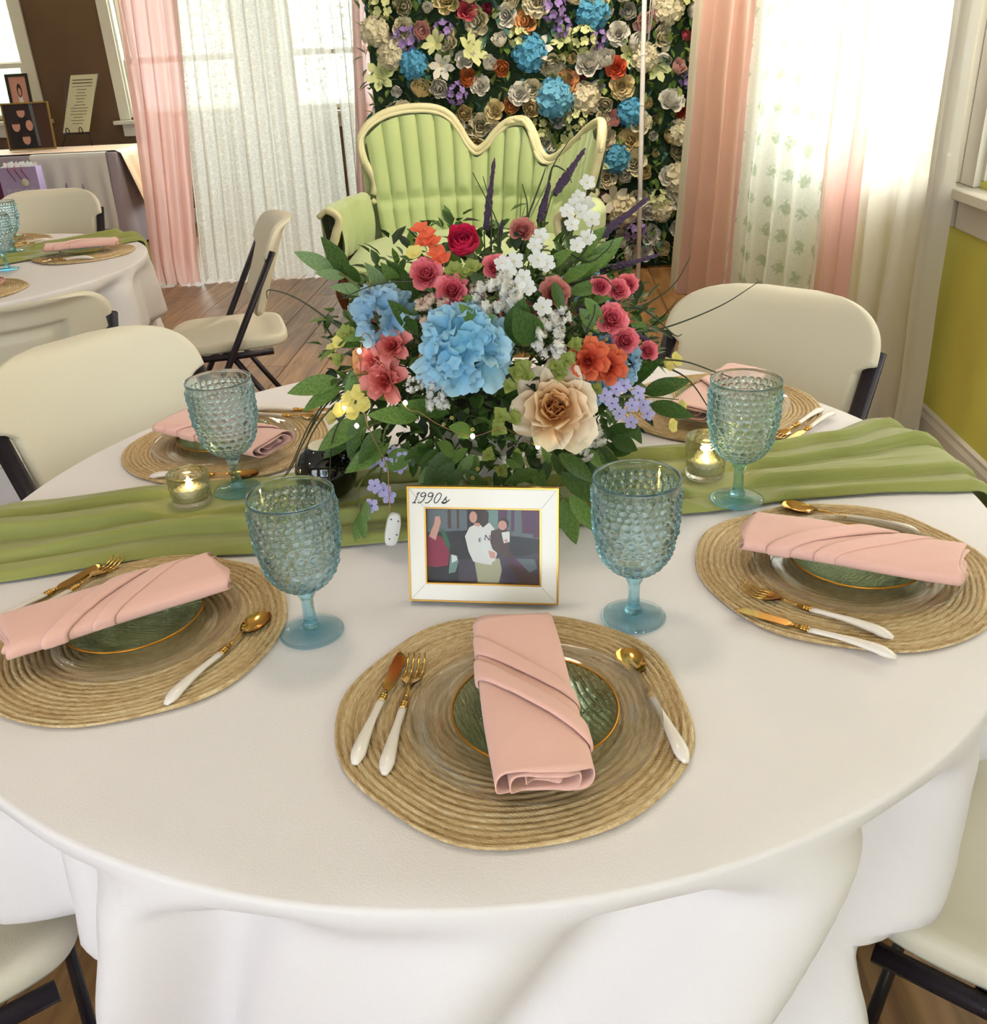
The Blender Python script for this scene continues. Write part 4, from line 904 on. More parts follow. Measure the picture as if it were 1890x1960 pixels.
# ================================================================== green settee
m_uph = mat('pale_green_upholstery', S((196,212,150)), .75, sheen=.4, bump=(350,.12,2), var=(3, S((186,204,138))))
m_frame = mat('cream_carved_wood', S((236,230,186)), .45, var=(8, S((220,212,164))), bump=(30,.1))
m_legw = mat('brown_carved_wood', S((122,76,40)), .45, var=(10, S((92,54,26))))
def crs(P, n=20):
    P = [Vector(p) for p in P]; Q = [P[0]*2-P[1]] + P + [P[-1]*2-P[-2]]; out = []
    for i in range(1, len(Q)-2):
        for k in range(n):
            t = k/n; a, b, c, d = Q[i-1:i+3]; out.append(.5*((2*b)+(c-a)*t+(2*a-5*b+4*c-d)*t*t+(3*b-a-3*c+d)*t**3))
    out.append(P[-1]); return out
class Curve:
    def __init__(s, P):
        s.p = crs(P); s.l = [0]
        for a, b in zip(s.p, s.p[1:]): s.l.append(s.l[-1]+(b-a).length)
    def at(s, x):
        x = max(0, min(s.l[-1]-1e-6, x))
        for i in range(len(s.l)-1):
            if s.l[i+1] >= x:
                t = (x-s.l[i])/max(1e-9, s.l[i+1]-s.l[i]); return s.p[i].lerp(s.p[i+1], t), (s.p[i+1]-s.p[i]).normalized()
def table_f(T):
    def f(x):
        if x <= T[0][0]: return T[0][1]
        for (a, b), (c, d) in zip(T, T[1:]):
            if x <= c: return lerp(b, d, sm((x-a)/(c-a)) if False else (x-a)/(c-a))
        return T[-1][1]
    return f
so = thing('settee', 'pale green channel-tufted settee with cream carved frame before the flower wall', 'settee', (.1, 3.95, 0)); SO = Vector((.1, 3.95, 0))
BCv = Curve([(-.62,4.30,0),(-.50,4.42,0),(-.30,4.50,0),(-.05,4.54,0),(.18,4.52,0),(.38,4.43,0),(.54,4.28,0),(.64,4.08,0),(.685,3.88,0),(.68,3.66,0)])
ZT = crs([(s, z, 0) for s, z in ((.185,.90),(.20,.955),(.25,1.015),(.33,1.062),(.42,1.085),(.52,1.09),(.62,1.078),(.69,1.04),(.735,.98),(.78,.895),(.83,.842),(.885,.868),(.94,.935),(1.0,.985),(1.06,1.0),(1.115,.988),(1.16,.925),(1.20,.845),(1.25,.797),(1.31,.80),(1.40,.85),(1.50,.905),(1.60,.965),(1.70,1.0),(1.80,1.01),(1.87,.96),(1.90,.90))], 6)
ztf = table_f([(p.x, p.y) for p in ZT])
S0, S1 = .19, 1.90
def back_pt(s, z, off):
    p, t = BCv.at(s); nrm = Vector((t.y, -t.x, 0))   # towards the sitter
    rec = .16*max(0, z-.40)                           # reclines
    q = p - nrm*rec + nrm*off; return Vector((q.x, q.y, z)) - SO
# upholstered channels: each a swelling between two seams, each channel its own part
NCH = 17
zb = .38
for c in range(NCH):
    a0, a1 = lerp(S0+.03, S1-.03, c/NCH), lerp(S0+.03, S1-.03, (c+1)/NCH); mb = MB()
    def fn(u, v):
        s = lerp(a0, a1, u); zt_ = ztf(s)-.035; z = lerp(zb, zt_, v)
        bul = math.sqrt(max(0, 1-(2*u-1)**2)); wst = 1-.95*math.exp(-((z-.60)/.028)**2)   # buttoned waist line
        return back_pt(s, z, .012 + (.030*bul*wst + .022*math.sin(PI*min(1, v*1.02))*1.0 + .03*max(0, (.58-z)/.2)*sm((.58-z)/.15)))
    mb.grid(fn, 7, 26); mb.build('back_channel', m_uph, so)
mb = MB(); mb.grid(lambda u, v: back_pt(lerp(S1, S0, u), lerp(.30, ztf(lerp(S1, S0, u))-.01, v), -.03), 60, 10); mb.build('back_panel', m_uph, so)
# carved top rail: moulded section following the crest, down to the scrolls
rail = [back_pt(.215, .635, .02), back_pt(.235, .70, .015), back_pt(.222, .76, .01), back_pt(.195, .83, .005)] + [back_pt(s, ztf(s), 0) for s in [S0 + (S1-S0)*i/110 for i in range(111)]] + [back_pt(1.895, .83, .005), back_pt(1.88, .76, .01), back_pt(1.87, .70, .015)]
rail = crs(rail, 2)
MB().tube(rail, .027, 12, flat=.85).build('crest_rail', m_frame, so)
off = [p + Vector((-.004, -.030, -.020)) for p in rail[6:-6]]
MB().tube(off, .011, 8).build('inner_bead', m_frame, so)
for i0, sg in ((0, 1), (-1, -1)):
    c = rail[i0]; pts = [c + Vector((-.02*sg + (.030-.0035*k)*math.cos(k*.55+.4)*sg, -.02, -.012 + (.030-.0035*k)*math.sin(k*.55+PI+.4))) for k in range(8)]
    MB().tube(pts, [.016-.001*k for k in range(8)], 8).build('scroll', m_frame, so)
# carved crest ornament on the middle hump
for k in range(5):
    s0 = 1.0 + .045*k; pts = [back_pt(s0+.02*j, ztf(s0+.02*j)+.006-.010*abs(k-1.5), .030+.004*math.sin(j)) for j in range(6)]
    MB().tube(pts, [.006,.012,.014,.012,.009,.004], 8).build('carved_leaf', m_frame, so)
# arms
def arm(P, zs, side):
    cv = Curve(P); L = cv.l[-1]; NA = 5
    def pt(s, a):   # a runs up the inside, over the roll, down the outside
        p, t = cv.at(s*L); n = Vector((t.y, -t.x, 0))*side; zt_ = lerp(zs[0], zs[1], s)
        if a < .55:
            q = a/.55; z = lerp(.38, zt_-.03, q); o = -.035*math.sin(PI*q)*.5 - .0
        else:
            q = (a-.55)/.45; an = PI*q*1.25; z = zt_-.03 + .035*math.sin(an); o = .045*(1-math.cos(an))
            if q > .8: z -= (q-.8)*.4
        return p, n, o, z
    for c in range(NA):
        mb = MB()
        def fn(u, v):
            s = (c+u)/NA; p, n, o, z = pt(s, v); bul = .016*math.sqrt(max(0, 1-(2*u-1)**2))*(1 if v < .6 else .6)
            q = p + n*o - n*bul; return Vector((q.x, q.y, z)) - SO
        mb.grid(fn, 6, 24); mb.build('arm_channel', m_uph, so)
    mb = MB(); mb.grid(lambda u, v: (lambda p, n, o, z: Vector(((p+n*.085).x, (p+n*.085).y, lerp(.30, lerp(zs[0],zs[1],u)-.04, v)))-SO)(*pt(u, .5)), 12, 4); mb.build('arm_panel', m_uph, so)
    p, n, o, z = pt(1, .0); f = Vector((cv.at(L)[1].x, cv.at(L)[1].y, 0))
    W0 = lambda a, b, z: p + n*a + f*b - SO + Vector((0,0,z))
    MB().tube(crs([W0(.10,-.01,zs[1]-.02), W0(.05,.015,zs[1]+.012), W0(0,.02,zs[1]-.03), W0(.025,.02,.55), W0(.05,.015,.48), W0(.03,.02,.42), W0(0,.01,.34)], 5), [.014]*5+[.02]*8+[.024]*18, 10).build('arm_front_post', m_frame, so)
arm([(-.49,4.42,0),(-.565,4.22,0),(-.61,4.02,0),(-.625,3.83,0),(-.600,3.67,0)], (.655,.665), 1)
arm([(.682,3.70,0),(.675,3.55,0),(.655,3.42,0),(.59,3.31,0),(.50,3.24,0)], (.66,.665), -1)
# seat cushion and apron
front = Curve([(-.60,3.68,0),(-.52,3.52,0),(-.30,3.44,0),(-.02,3.42,0),(.22,3.36,0),(.40,3.28,0),(.50,3.24,0)])
backc = Curve([(-.55,4.33,0),(-.30,4.46,0),(-.05,4.50,0),(.18,4.48,0),(.38,4.38,0),(.54,4.23,0),(.65,4.02,0),(.68,3.75,0)])
def seat_pt(u, v, z):
    a = front.at(u*front.l[-1])[0]; b = backc.at(u*backc.l[-1])[0]; q = a.lerp(b, v); return Vector((q.x, q.y, z)) - SO
mb = MB(); mb.grid(lambda u, v: seat_pt(u, v, .385 + .055*(1-abs(2*v-1)**5)*(1-abs(2*u-1)**6)+.015*math.sin(PI*u)*math.sin(PI*v)), 40, 20); mb.build('seat_cushion', m_uph, so)
mb = MB(); mb.grid(lambda u, v: seat_pt(u, -.012*math.sin(PI*v), lerp(.30, .392, v)), 40, 6); mb.build('seat_apron', m_uph, so)
MB().tube([seat_pt(i/30, -.015, .30+.012*math.cos(i/30*4*PI)) for i in range(31)], .016, 8).build('front_rail', m_legw, so)
mb = MB(); mb.grid(lambda u, v: seat_pt(v, u, .30), 20, 20); mb.build('seat_bottom', m_legw, so)
for x, y, d in ((-.60,3.68,(-.6,-.7)), (.47,3.28,(.1,-.95)), (-.50,4.36,(-.5,.7)), (.66,3.85,(.9,.2))):
    d = Vector((*d, 0)); b = Vector((x, y, 0)) - SO
    MB().tube(crs([b+Vector((0,0,.32)), b+d*.035+Vector((0,0,.26)), b+d*.03+Vector((0,0,.19)), b+d*-.005+Vector((0,0,.10)), b+d*.005+Vector((0,0,.04)), b+d*.035+Vector((0,0,.0))], 5), [.034]*5+[.038,.036,.034,.03,.027]+[.024,.021,.018,.016,.015]+[.014]*5+[.015]*4+[.016,.018], 10).build('cabriole_leg', m_legw, so)
# ================================================================== flower wall
fw = thing('flower_wall', 'tall backdrop panel covered in pastel silk flowers behind the settee', 'flower wall', (.62, 5.06, 0)); FWO = Vector((.62,5.06,0))
FX0, FX1, FZ1 = -.46, 1.78, 2.12
m_back = mat('backdrop_mesh_green', S((52,74,50)), .95, bump=(60,.5))
MB().bevbox(FX0-.62, FX1-.62, .0, .04, 0, FZ1, .004).build('backing_panel', m_back, fw, False)
RW = rose_mb(.058, ROSE, 2, .08).v and None
KINDS = {'rose': [rose_mb(.060, ROSE, 2, .08, nu=4, nv=4), rose_mb(.060, BALL, 4, .06, nu=4, nv=4)], 'hydrangea': [head_mb(.062, 26, .030, 3)], 'lily': [star_mb(.085, 6, 46, 40, .26, 2, 4)], 'spray': [head_mb(.05, 14, .022, 8, petals=5, w=.4)], 'bud': [rose_mb(.034, BALL, 6, .05, nu=3, nv=3)]}
FM = {}
def fwmesh(kind, col, v=0):
    key = (kind, col, v % len(KINDS[kind]))
    if key not in FM:
        m = mat('wall_petal_'+col, C_[col], .75, transl=.2, bump=(40,.2)); FM[key] = KINDS[kind][key[2]].mesh(kind, [m, m_throat])
    return FM[key]
rw = random.Random(11); spots = []
nx, nz = 17, 17
for i in range(nx):
    for k in range(nz):
        x = lerp(FX0+.05, FX1-.05, (i+.5*(k % 2)+rw.uniform(-.28,.28)+.2)/nx); z = lerp(.08, FZ1-.05, (k+rw.uniform(-.28,.28)+.3)/nz); spots.append([x, z, None])
fixed = [(790,122,'hydrangea','sky'),(1207,215,'hydrangea','sky'),(1135,22,'hydrangea','sky'),(1062,188,'hydrangea','blue'),(1015,100,'hydrangea','sky'),(1088,157,'rose','peach'),(961,130,'rose','apricot'),(1008,42,'rose','peach'),(897,153,'rose','apricot'),(1310,222,'rose','red'),(1180,130,'rose','coral'),(1078,50,'spray','purple'),(1060,15,'spray','purple'),(875,180,'spray','purple'),(848,60,'spray','purple'),(776,75,'spray','purple'),(805,60,'rose','blush'),(895,20,'rose','rose'),(1296,130,'rose','blush'),(1320,150,'spray','purple'),
  (958,80,'rose','white'),(995,180,'rose','white'),(1142,165,'rose','white'),(1190,165,'rose','cream'),(948,212,'rose','cream'),(835,85,'lily','lime'),(1260,130,'lily','lime'),(1080,75,'lily','lime'),(900,100,'lily','lime'),(1160,340,'rose','ivory'),(1290,265,'rose','cream'),(1185,65,'rose','white'),(1215,80,'rose','white'),(1330,20,'rose','white'),(920,165,'rose','white'),(1030,95,'lily','white'),(870,240,'rose','white'),(1250,260,'bud','white'),(1316,70,'bud','rose'),(1120,145,'bud','wine'),(935,20,'bud','wine')]
for px, py, kd, col in fixed:
    p = at(px, py, 4.98)
    j = min((q for q in range(len(spots)) if spots[q][2] is None), key=lambda q: (spots[q][0]-p.x)**2+(spots[q][1]-p.z)**2); spots[j] = [p.x, p.z, (kd, col)]
for x, z, fx in spots:
    if fx: kd, col = fx
    else:
        kd, col = rw.choices([('rose','white'),('rose','ivory'),('rose','cream'),('lily','lime'),('lily','white'),('hydrangea','ivory'),('spray','lime'),('bud','white'),('bud','cream'),('rose','peach'),('rose','blush'),('hydrangea','sky'),('spray','purple'),('bud','wine')], [26,20,11,7,4,7,6,8,6,1.6,3,1.3,2.5,1])[0]
    o = obj(kd, fwmesh(kd, col, rw.randrange(9)), fw, Vector((x, 4.99+rw.uniform(-.03,.035), z))-FWO, (Vector((rw.gauss(0,.35), -1, rw.gauss(.15,.35))).to_track_quat('Z','Y').to_matrix() @ Matrix.Rotation(rw.uniform(0,6), 3, 'Z')).to_euler())
    o.scale = (rw.uniform(1.05,1.5)*(1.1 if kd == 'hydrangea' and fx else 1),)*3
mb = MB()
for i in range(3400):
    x, z = rw.uniform(FX0-.04, FX1+.04), rw.uniform(.02, FZ1+.02); l = leaf_mb(rw.uniform(.05,.09), rw.uniform(.014,.024), .3, .4, 3)
    mb.join(l, Matrix.Translation(Vector((x, 5.045-rw.uniform(0,.06), z))-FWO) @ Vector((rw.gauss(0,1), -abs(rw.gauss(.4,.4)), rw.gauss(0,1))).to_track_quat('Y','Z').to_matrix().to_4x4(), rw.choice((0,1,1,2,3)))
o = mb.build('foliage', [m_leaf, m_leaf2, mat('teal_leaf', S((72,118,108)), .6, transl=.2), mat('lime_leaf', S((170,186,104)), .6, transl=.3)], fw); o['kind'] = 'stuff'
# ================================================================== drapes
def drape_mat(name, col, opac, transl, lace=None, rough=.8, sheen=.2, dots=None, motif=None):
    "sheer cloth: part straight-through, part translucent, part diffuse; lace = (scale, share) punches a pattern"
    m = bpy.data.materials.new(name); m.use_nodes = True; nt = m.node_tree; N = nt.nodes.new; L = nt.links.new
    b = nt.nodes['Principled BSDF']; b.inputs['Base Color'].default_value = (*col, 1); b.inputs['Roughness'].default_value = rough; b.inputs['Sheen Weight'].default_value = sheen
    t = N('ShaderNodeBsdfTranslucent'); t.inputs[0].default_value = (*col, 1); x1 = N('ShaderNodeMixShader'); x1.inputs[0].default_value = transl
    L(b.outputs[0], x1.inputs[1]); L(t.outputs[0], x1.inputs[2])
    tr = N('ShaderNodeBsdfTransparent'); x2 = N('ShaderNodeMixShader'); x2.inputs[0].default_value = opac
    L(tr.outputs[0], x2.inputs[1]); L(x1.outputs[0], x2.inputs[2]); L(x2.outputs[0], nt.nodes['Material Output'].inputs[0])
    if lace:
        uv = N('ShaderNodeUVMap'); v = N('ShaderNodeTexVoronoi'); v.inputs['Scale'].default_value = lace[0]; v.feature = 'DISTANCE_TO_EDGE'; L(uv.outputs[0], v.inputs['Vector'])
        r = N('ShaderNodeValToRGB'); r.color_ramp.elements[0].position = .02; r.color_ramp.elements[0].color = (1,1,1,1); r.color_ramp.elements[1].position = .12; r.color_ramp.elements[1].color = (lace[1],)*3+(1,)
        L(v.outputs['Distance'], r.inputs[0]); fac = r.outputs[0]
        if dots:
            v2 = N('ShaderNodeTexVoronoi'); v2.inputs['Scale'].default_value = dots; L(uv.outputs[0], v2.inputs['Vector'])
            v2.inputs['Randomness'].default_value = .25
            r2 = N('ShaderNodeValToRGB'); r2.color_ramp.elements[0].position = .16; r2.color_ramp.elements[0].color = (1,1,1,1); r2.color_ramp.elements[1].position = .26; r2.color_ramp.elements[1].color = (0,0,0,1); L(v2.outputs['Distance'], r2.inputs[0])
            mxx = N('ShaderNodeMath'); mxx.operation = 'MAXIMUM'; L(fac, mxx.inputs[0]); L(r2.outputs[0], mxx.inputs[1]); fac = mxx.outputs[0]
        L(fac, x2.inputs[0])
        bp = N('ShaderNodeBump'); bp.inputs['Strength'].default_value = .4; bp.inputs['Distance'].default_value = .004; L(fac, bp.inputs['Height']); L(bp.outputs[0], b.inputs['Normal'])
    if motif:   # embroidered sprigs: thicker thread lets less light through
        uv = N('ShaderNodeUVMap'); v3 = N('ShaderNodeTexVoronoi'); v3.inputs['Scale'].default_value = motif; v3.inputs['Randomness'].default_value = .12; L(uv.outputs[0], v3.inputs['Vector'])
        nz_ = N('ShaderNodeTexNoise'); nz_.inputs['Scale'].default_value = 60; L(uv.outputs[0], nz_.inputs['Vector'])
        ad = N('ShaderNodeMath'); ad.operation = 'MULTIPLY_ADD'; ad.inputs[1].default_value = .55; L(nz_.outputs['Fac'], ad.inputs[0]); L(v3.outputs['Distance'], ad.inputs[2])
        r3 = N('ShaderNodeValToRGB'); r3.color_ramp.elements[0].position = .43; r3.color_ramp.elements[0].color = (*S((196,208,184)), 1); r3.color_ramp.elements[1].position = .52; r3.color_ramp.elements[1].color = (*col, 1)
        L(ad.outputs[0], r3.inputs[0]); L(r3.outputs[0], b.inputs['Base Color']); L(r3.outputs[0], t.inputs[0])
    return m
m_pink = drape_mat('blush_chiffon', S((246,204,194)), .94, .5)
m_lace = drape_mat('white_lace', S((242,239,230)), .8, .48, (55, .84), dots=17)
m_lace2 = drape_mat('white_eyelet_lace', S((240,242,232)), .9, .42, (60, .93), dots=None, motif=7.5)
m_sheer = drape_mat('ivory_sheer', S((246,240,226)), .95, .5)
def drape(label, A, B, C, D, z1, folds, amp, m, name='curtain', z0=.012, seed=0, puddle=0, grp='backdrop drapes', nu=None):
    "hangs from line A-B at height z1 to line C-D near the floor, in loose vertical folds"
    A, B, C, D = (Vector((*p, 0)) for p in (A, B, C, D)); n = (B-A).normalized(); nn = Vector((n.y, -n.x, 0)); mb = MB(); nu = nu or folds*14; nv = 44; org = (C+D)/2
    rs = random.Random(seed); ph = [rs.uniform(0, 6.28) for _ in range(4)]
    def fn(a, b):
        q = b; p = A.lerp(B, a).lerp(C.lerp(D, a), q**1.3); z = lerp(z1, z0, q)
        w = a*folds*2*PI + ph[0] + .5*math.sin(a*5+ph[1]) + .35*q*math.sin(3*a*PI+ph[2]) + .25*wob(a*4, q*2, seed)
        o = amp*(.65+.45*q)*(math.sin(w) + .32*math.sin(2.3*w+ph[3])) + .012*wob(a*6, q*5, seed)
        if puddle and q > .92: o += -puddle*(q-.92)/.08*(.6+.4*math.sin(w)); 
        x = p + nn*o + n*amp*.4*math.cos(w); zz = z + (.012*math.sin(w*1.3+1) if q > .97 else 0)
        return Vector((x.x, x.y, max(.004, zz))) - org
    mb.grid(fn, nu, nv); me = mb.mesh(name, m); W = (B-A).length; uvl = me.uv_layers.new(name='UVMap')
    uvs = [(i/nu*W*1.4, (1-j/nv)*z1) for i in range(nu+1) for j in range(nv+1)]
    for lp in me.loops: uvl.data[lp.index].uv = uvs[lp.vertex_index]
    o = obj(name, me); o.location = org; return tag(o, label, 'curtain', grp)
ZR = 2.35
drape('blush pink chiffon drape pooled on the floor at the far left of the lace', (-1.97,5.30), (-1.60,5.32), (-2.12,5.24), (-1.80,5.20), ZR, 4, .032, m_pink, seed=1, puddle=.10)
drape('wide white sparkling lace drape behind the side-on chair', (-1.66,5.36), (-.735,5.38), (-1.80,5.30), (-.73,5.28), ZR, 11, .030, m_lace, seed=2, puddle=.04)
drape('white sparkling lace drape next to the settee arm', (-.705,5.37), (-.50,5.38), (-.70,5.28), (-.58,5.30), ZR, 3, .030, m_lace, seed=3, puddle=.04)
drape('narrow blush pink drape between the lace and the flower wall', (-.52,5.34), (-.40,5.34), (-.70,5.28), (-.55,5.28), ZR, 2, .022, m_pink, seed=4)
drape('narrow pale sheer drape touching the flower wall', (-.42,5.26), (-.32,5.26), (-.54,5.22), (-.42,5.22), ZR, 2, .018, m_sheer, seed=5)
# right side, from the flower wall towards the side wall
def RL(t, off=0): a, b = Vector((1.36,3.95)), Vector((1.565,1.86)); p = a.lerp(b, t); return (p.x+off, p.y)
drape('slim ivory sheer drape at the flower wall end of the right drapes', RL(-.08), RL(.0), RL(-.22), RL(-.12), ZR, 2, .020, m_sheer, seed=6)
drape('broad blush pink drape right of the flower wall', RL(-.01), RL(.31), RL(-.14), RL(.24), ZR, 3, .034, m_pink, seed=7)
drape('white eyelet lace drape between the two right-hand pink drapes', RL(.30), RL(.70), RL(.22), RL(.66), ZR, 4, .024, m_lace2, seed=8)
drape('narrower blush pink drape beside the side window', RL(.68), RL(.80), RL(.64), RL(.80), ZR, 2, .034, m_pink, seed=9)
drape('sunlit white sheer drape against the olive wall', RL(.79), RL(1.05), RL(.79), RL(1.07), ZR, 3, .026, m_sheer, seed=10)
m_pole = mat('white_enamel_pole', S((240,238,232)), .35)
m_pipe = mat('steel_pipe', S((150,150,150)), .35, .9)
def stand(label, a, b, za):
    t = thing('backdrop_stand', label, 'stand', (*a, 0), 0, 'pipe backdrop stands'); a, b = Vector((*a, 0)), Vector((*b, 0)); d = b-a
    for q in (Vector((0,0,0)), d):
        MB().tube([q, q+Vector((0,0,za+.02))], .016, 10).build('upright_pipe', m_pipe, t); MB().lathe([(.001,0),(.045,0),(.045,.006),(.02,.010),(.02,.05),(.001,.05)], 24, 0, tuple(q)).build('base_plate', m_pipe, t)
    MB().tube([Vector((0,0,za)), d+Vector((0,0,za))], .014, 10).build('crossbar', m_pipe, t)
stand('steel pipe stand carrying the left pink and lace drapes', (-1.99,5.42), (-.34,5.42), ZR+.02)
stand('steel pipe stand carrying the right pink and lace drapes', (RL(-.10)[0]+.06, RL(-.10)[1]+.02), (RL(1.0)[0]+.040, RL(1.0)[1]), ZR+.02)
# slim white pole with hanging ribbons in front of the flower wall
t = thing('white_pole', 'slim white pole with thin white ribbons standing before the flower wall', 'pole', (1.075,4.25,0))
MB().tube([(0,0,.012),(0,0,.8),(0,0,1.6),(.004,0,2.3)], .0135, 12).build('shaft', m_pole, t)
MB().lathe([(.001,0),(.06,0),(.06,.008),(.03,.014),(.014,.03),(.001,.03)], 32).build('base', m_pole, t)
for z in (.55,1.05,1.3): MB().lathe([(.0112,z),(.0135,z+.003),(.0135,z+.017),(.0112,z+.02)], 16).build('clip', m_pole, t)
for k in range(3): MB().tube([(.004,-.012,2.28),(.02+.012*k,-.02,1.9),(.03+.014*k,-.02,1.6),(.018+.008*k,-.016,1.32+.06*k)], .0022, 5).build('ribbon', m_pole, t)
# ================================================================== gift table in the far corner
m_lav = mat('lavender_grey_cloth', S((176,160,168)), .75, bump=(200,.1)); m_peach = mat('peach_satin', S((240,190,140)), .55, sheen=.3, bump=(200,.08)); m_wh = mat('white_overlay', S((236,230,220)), .7)
GT = room(-4.70, 7.12)
gx0, gx1, gy0, gy1, GZ = -1.3, 1.28, -.42, .42, .76
gt = thing('gift_table', 'long folding table under lavender grey cloth in the far left corner', 'table', GT, RYAW)
MB().bevbox(gx0+.01, gx1-.01, gy0+.01, gy1-.01, GZ-.045, GZ-.004, .006).build('tabletop', m_plastic_grey, gt, False)
for x in (-1,1):
    for y in (-1,1): MB().tube([(x*1.05,y*.32,0),(x*1.05,y*.32,GZ-.045)], .016, 8).build('leg', m_dark, gt)
def skirt(x0, x1, y0, y1, z, zb_, m, name, seed, amp=.02, n=260):
    mb = MB(); per = 2*((x1-x0)+(y1-y0)); rings = []
    def rect(s, k):
        s = s % per; w, h = x1-x0, y1-y0; cx, cy = (x0+x1)/2, (y0+y1)/2
        if s < w: p, nn = (x0+s, y0), (0,-1)
        elif s < w+h: p, nn = (x1, y0+s-w), (1,0)
        elif s < 2*w+h: p, nn = (x1-(s-w-h), y1), (0,1)
        else: p, nn = (x0, y1-(s-2*w-h)), (-1,0)
        return p, nn
    def ring(q, zz, inset=0):
        out = []
        for i in range(n):
            s = per*i/n; p, nn = rect(s, 0); f = amp*q*(math.sin(s*15+2*math.sin(s*2+seed))+.5*math.sin(s*27+seed)) + .05*q
            out.append((p[0]*(1-inset)+nn[0]*f, p[1]*(1-inset)+nn[1]*f, zz))
        return out
    mb.loft([ring(0, z, .5), ring(0, z, .02), ring(0, z-.002, .004), ring(.03, z-.02), ring(.3, z-.15), ring(.6, lerp(z, zb_, .5)), ring(1, zb_)], True, False)
    return mb.build(name, m)
o = skirt(gx0, gx1, gy0, gy1, GZ, .02, m_lav, 'tablecloth', 2); o.location = GT; o.rotation_euler = (0,0,RYAW); tag(o, 'lavender grey floor-length cloth on the corner gift table', 'tablecloth')
# white overlay corner and peach runner lying over it
def strip(name, label, m, x0, x1, y0, y1, z, dropf, dropr, cat):
    "cloth laid on the table, falling over the front edge by dropf and over the right end by dropr"
    mb = MB(); nu, nv = 60, 40; X1 = x1 + dropr; Y0 = y0 - dropf
    def fn(a, b):
        x, y = lerp(x0, X1, a), lerp(Y0, y1, b); zz = z
        ex = max(0, x-(gx1+.012)); ey = max(0, (gy0-.012)-y)
        X, Y = min(x, gx1+.012), max(y, gy0-.012)
        zz = z - max(ex, ey) if (ex or ey) else z
        X += .30*ex+.012*math.sin(b*22)*min(1, ex*4)+(.01 if ex else 0); Y -= .05*ey+.014*math.sin(a*28)*min(1, ey*4)+(.012 if ey else 0)
        if ex and ey: X += min(ex, ey)*.35; Y -= min(ex, ey)*.35
        return (X, Y, zz + .002*wob(x*5, y*5))
    mb.grid(fn, nu, nv); o = mb.build(name, m); o.location = GT; o.rotation_euler = (0,0,RYAW); return tag(o, label, cat)
strip('overlay_cloth', 'white overlay cloth hanging over the front of the gift table', m_wh, .55, 1.20, gy0, .1, GZ+.006, .62, 0, 'tablecloth')
strip('gift_table_runner', 'peach satin runner draped over the gift table end', m_peach, gx0+.1, gx1, gy0+.03, gy1-.20, GZ+.012, 0, .42, 'table runner')
# frames, easel, gift bags
def G(u, v, z): return room(u, v, z)
m_fblack = mat('black_frame', S((34,28,22)), .4); m_fgold = mat('antique_gold_frame', S((176,146,84)), .35, .8); m_sepia = mat('dark_photo_print', S((44,30,38)), .35, coat=.3)
m_skin = mat('print_skin', S((206,150,132)), .4); m_print_white = mat('print_white', S((222,220,214)), .4); m_print_dark = mat('print_dark', S((26,18,22)), .4); m_print_red = mat('print_red', S((140,22,56)), .4)
m_print_grey = mat('print_grey', S((96,104,108)), .4); m_print_teal = mat('print_teal', S((110,140,130)), .4); m_print_hair = mat('print_hair', S((52,26,22)), .4); m_print_khaki = mat('print_khaki', S((176,170,136)), .4); m_print_wine = mat('print_wine_curtain', S((84,40,76)), .4); m_print_floor = mat('print_floor', S((64,52,66)), .4); m_print_brown = mat('print_brown', S((70,44,34)), .4); m_print_green = mat('print_green', S((40,92,60)), .4)
def disc(cx, cz, rx, rz, n=20): return [(cx+rx*math.cos(2*PI*k/n), cz+rz*math.sin(2*PI*k/n)) for k in range(n)]
def printed(parent, w, h, shapes, y=-.0005):
    "flat print: layered shapes on one sheet, coordinates 0..1 from its lower left corner"
    mats = []; mb = MB()
    for k, (m, pts) in enumerate(shapes):
        if m not in mats: mats.append(m)
        mb.add([((x-.5)*w, y-.00004*k, (z-.5)*h) for x, z in pts], [tuple(range(len(pts)))], mats.index(m))
    return mb.build('picture', mats, parent, False)
def frame(name, label, loc, rz, lean, w, h, bw, m, shapes, depth=.016, cat='picture frame', strut=True, grp=None):
    t = thing(name, label, cat, loc, rz, grp); t.rotation_euler = (-lean, 0, rz); c = h/2+bw; W, H = w/2+bw, h/2+bw
    for nm, b in (('side_moulding',(-W,-w/2,-depth,0,-H,H)), ('side_moulding',(w/2,W,-depth,0,-H,H)), ('top_moulding',(-w/2,w/2,-depth,0,h/2,H)), ('bottom_moulding',(-w/2,w/2,-depth,0,-H,-h/2))):
        MB().bevbox(b[0],b[1],b[2],b[3],b[4]+c,b[5]+c,.0015).build(nm, m, t, False)
    MB().box(-w/2, w/2, -.004, -.001, -h/2+c, h/2+c).build('backing_board', m_fblack, t, False)
    pr = printed(t, w, h, shapes, -.0048); pr.location = (0,0,c)
    if strut: MB().box(-w*.12, w*.12, 0, .004, 0, h*.8).xf(Matrix.Translation((0,.001,h*.1)) @ Matrix.Rotation(-lean*2.4, 4, 'X') @ Matrix.Translation((0,0,-h*.1))).build('easel_back', m_fblack, t, False)
    return t
full = [(0,0),(1,0),(1,1),(0,1)]
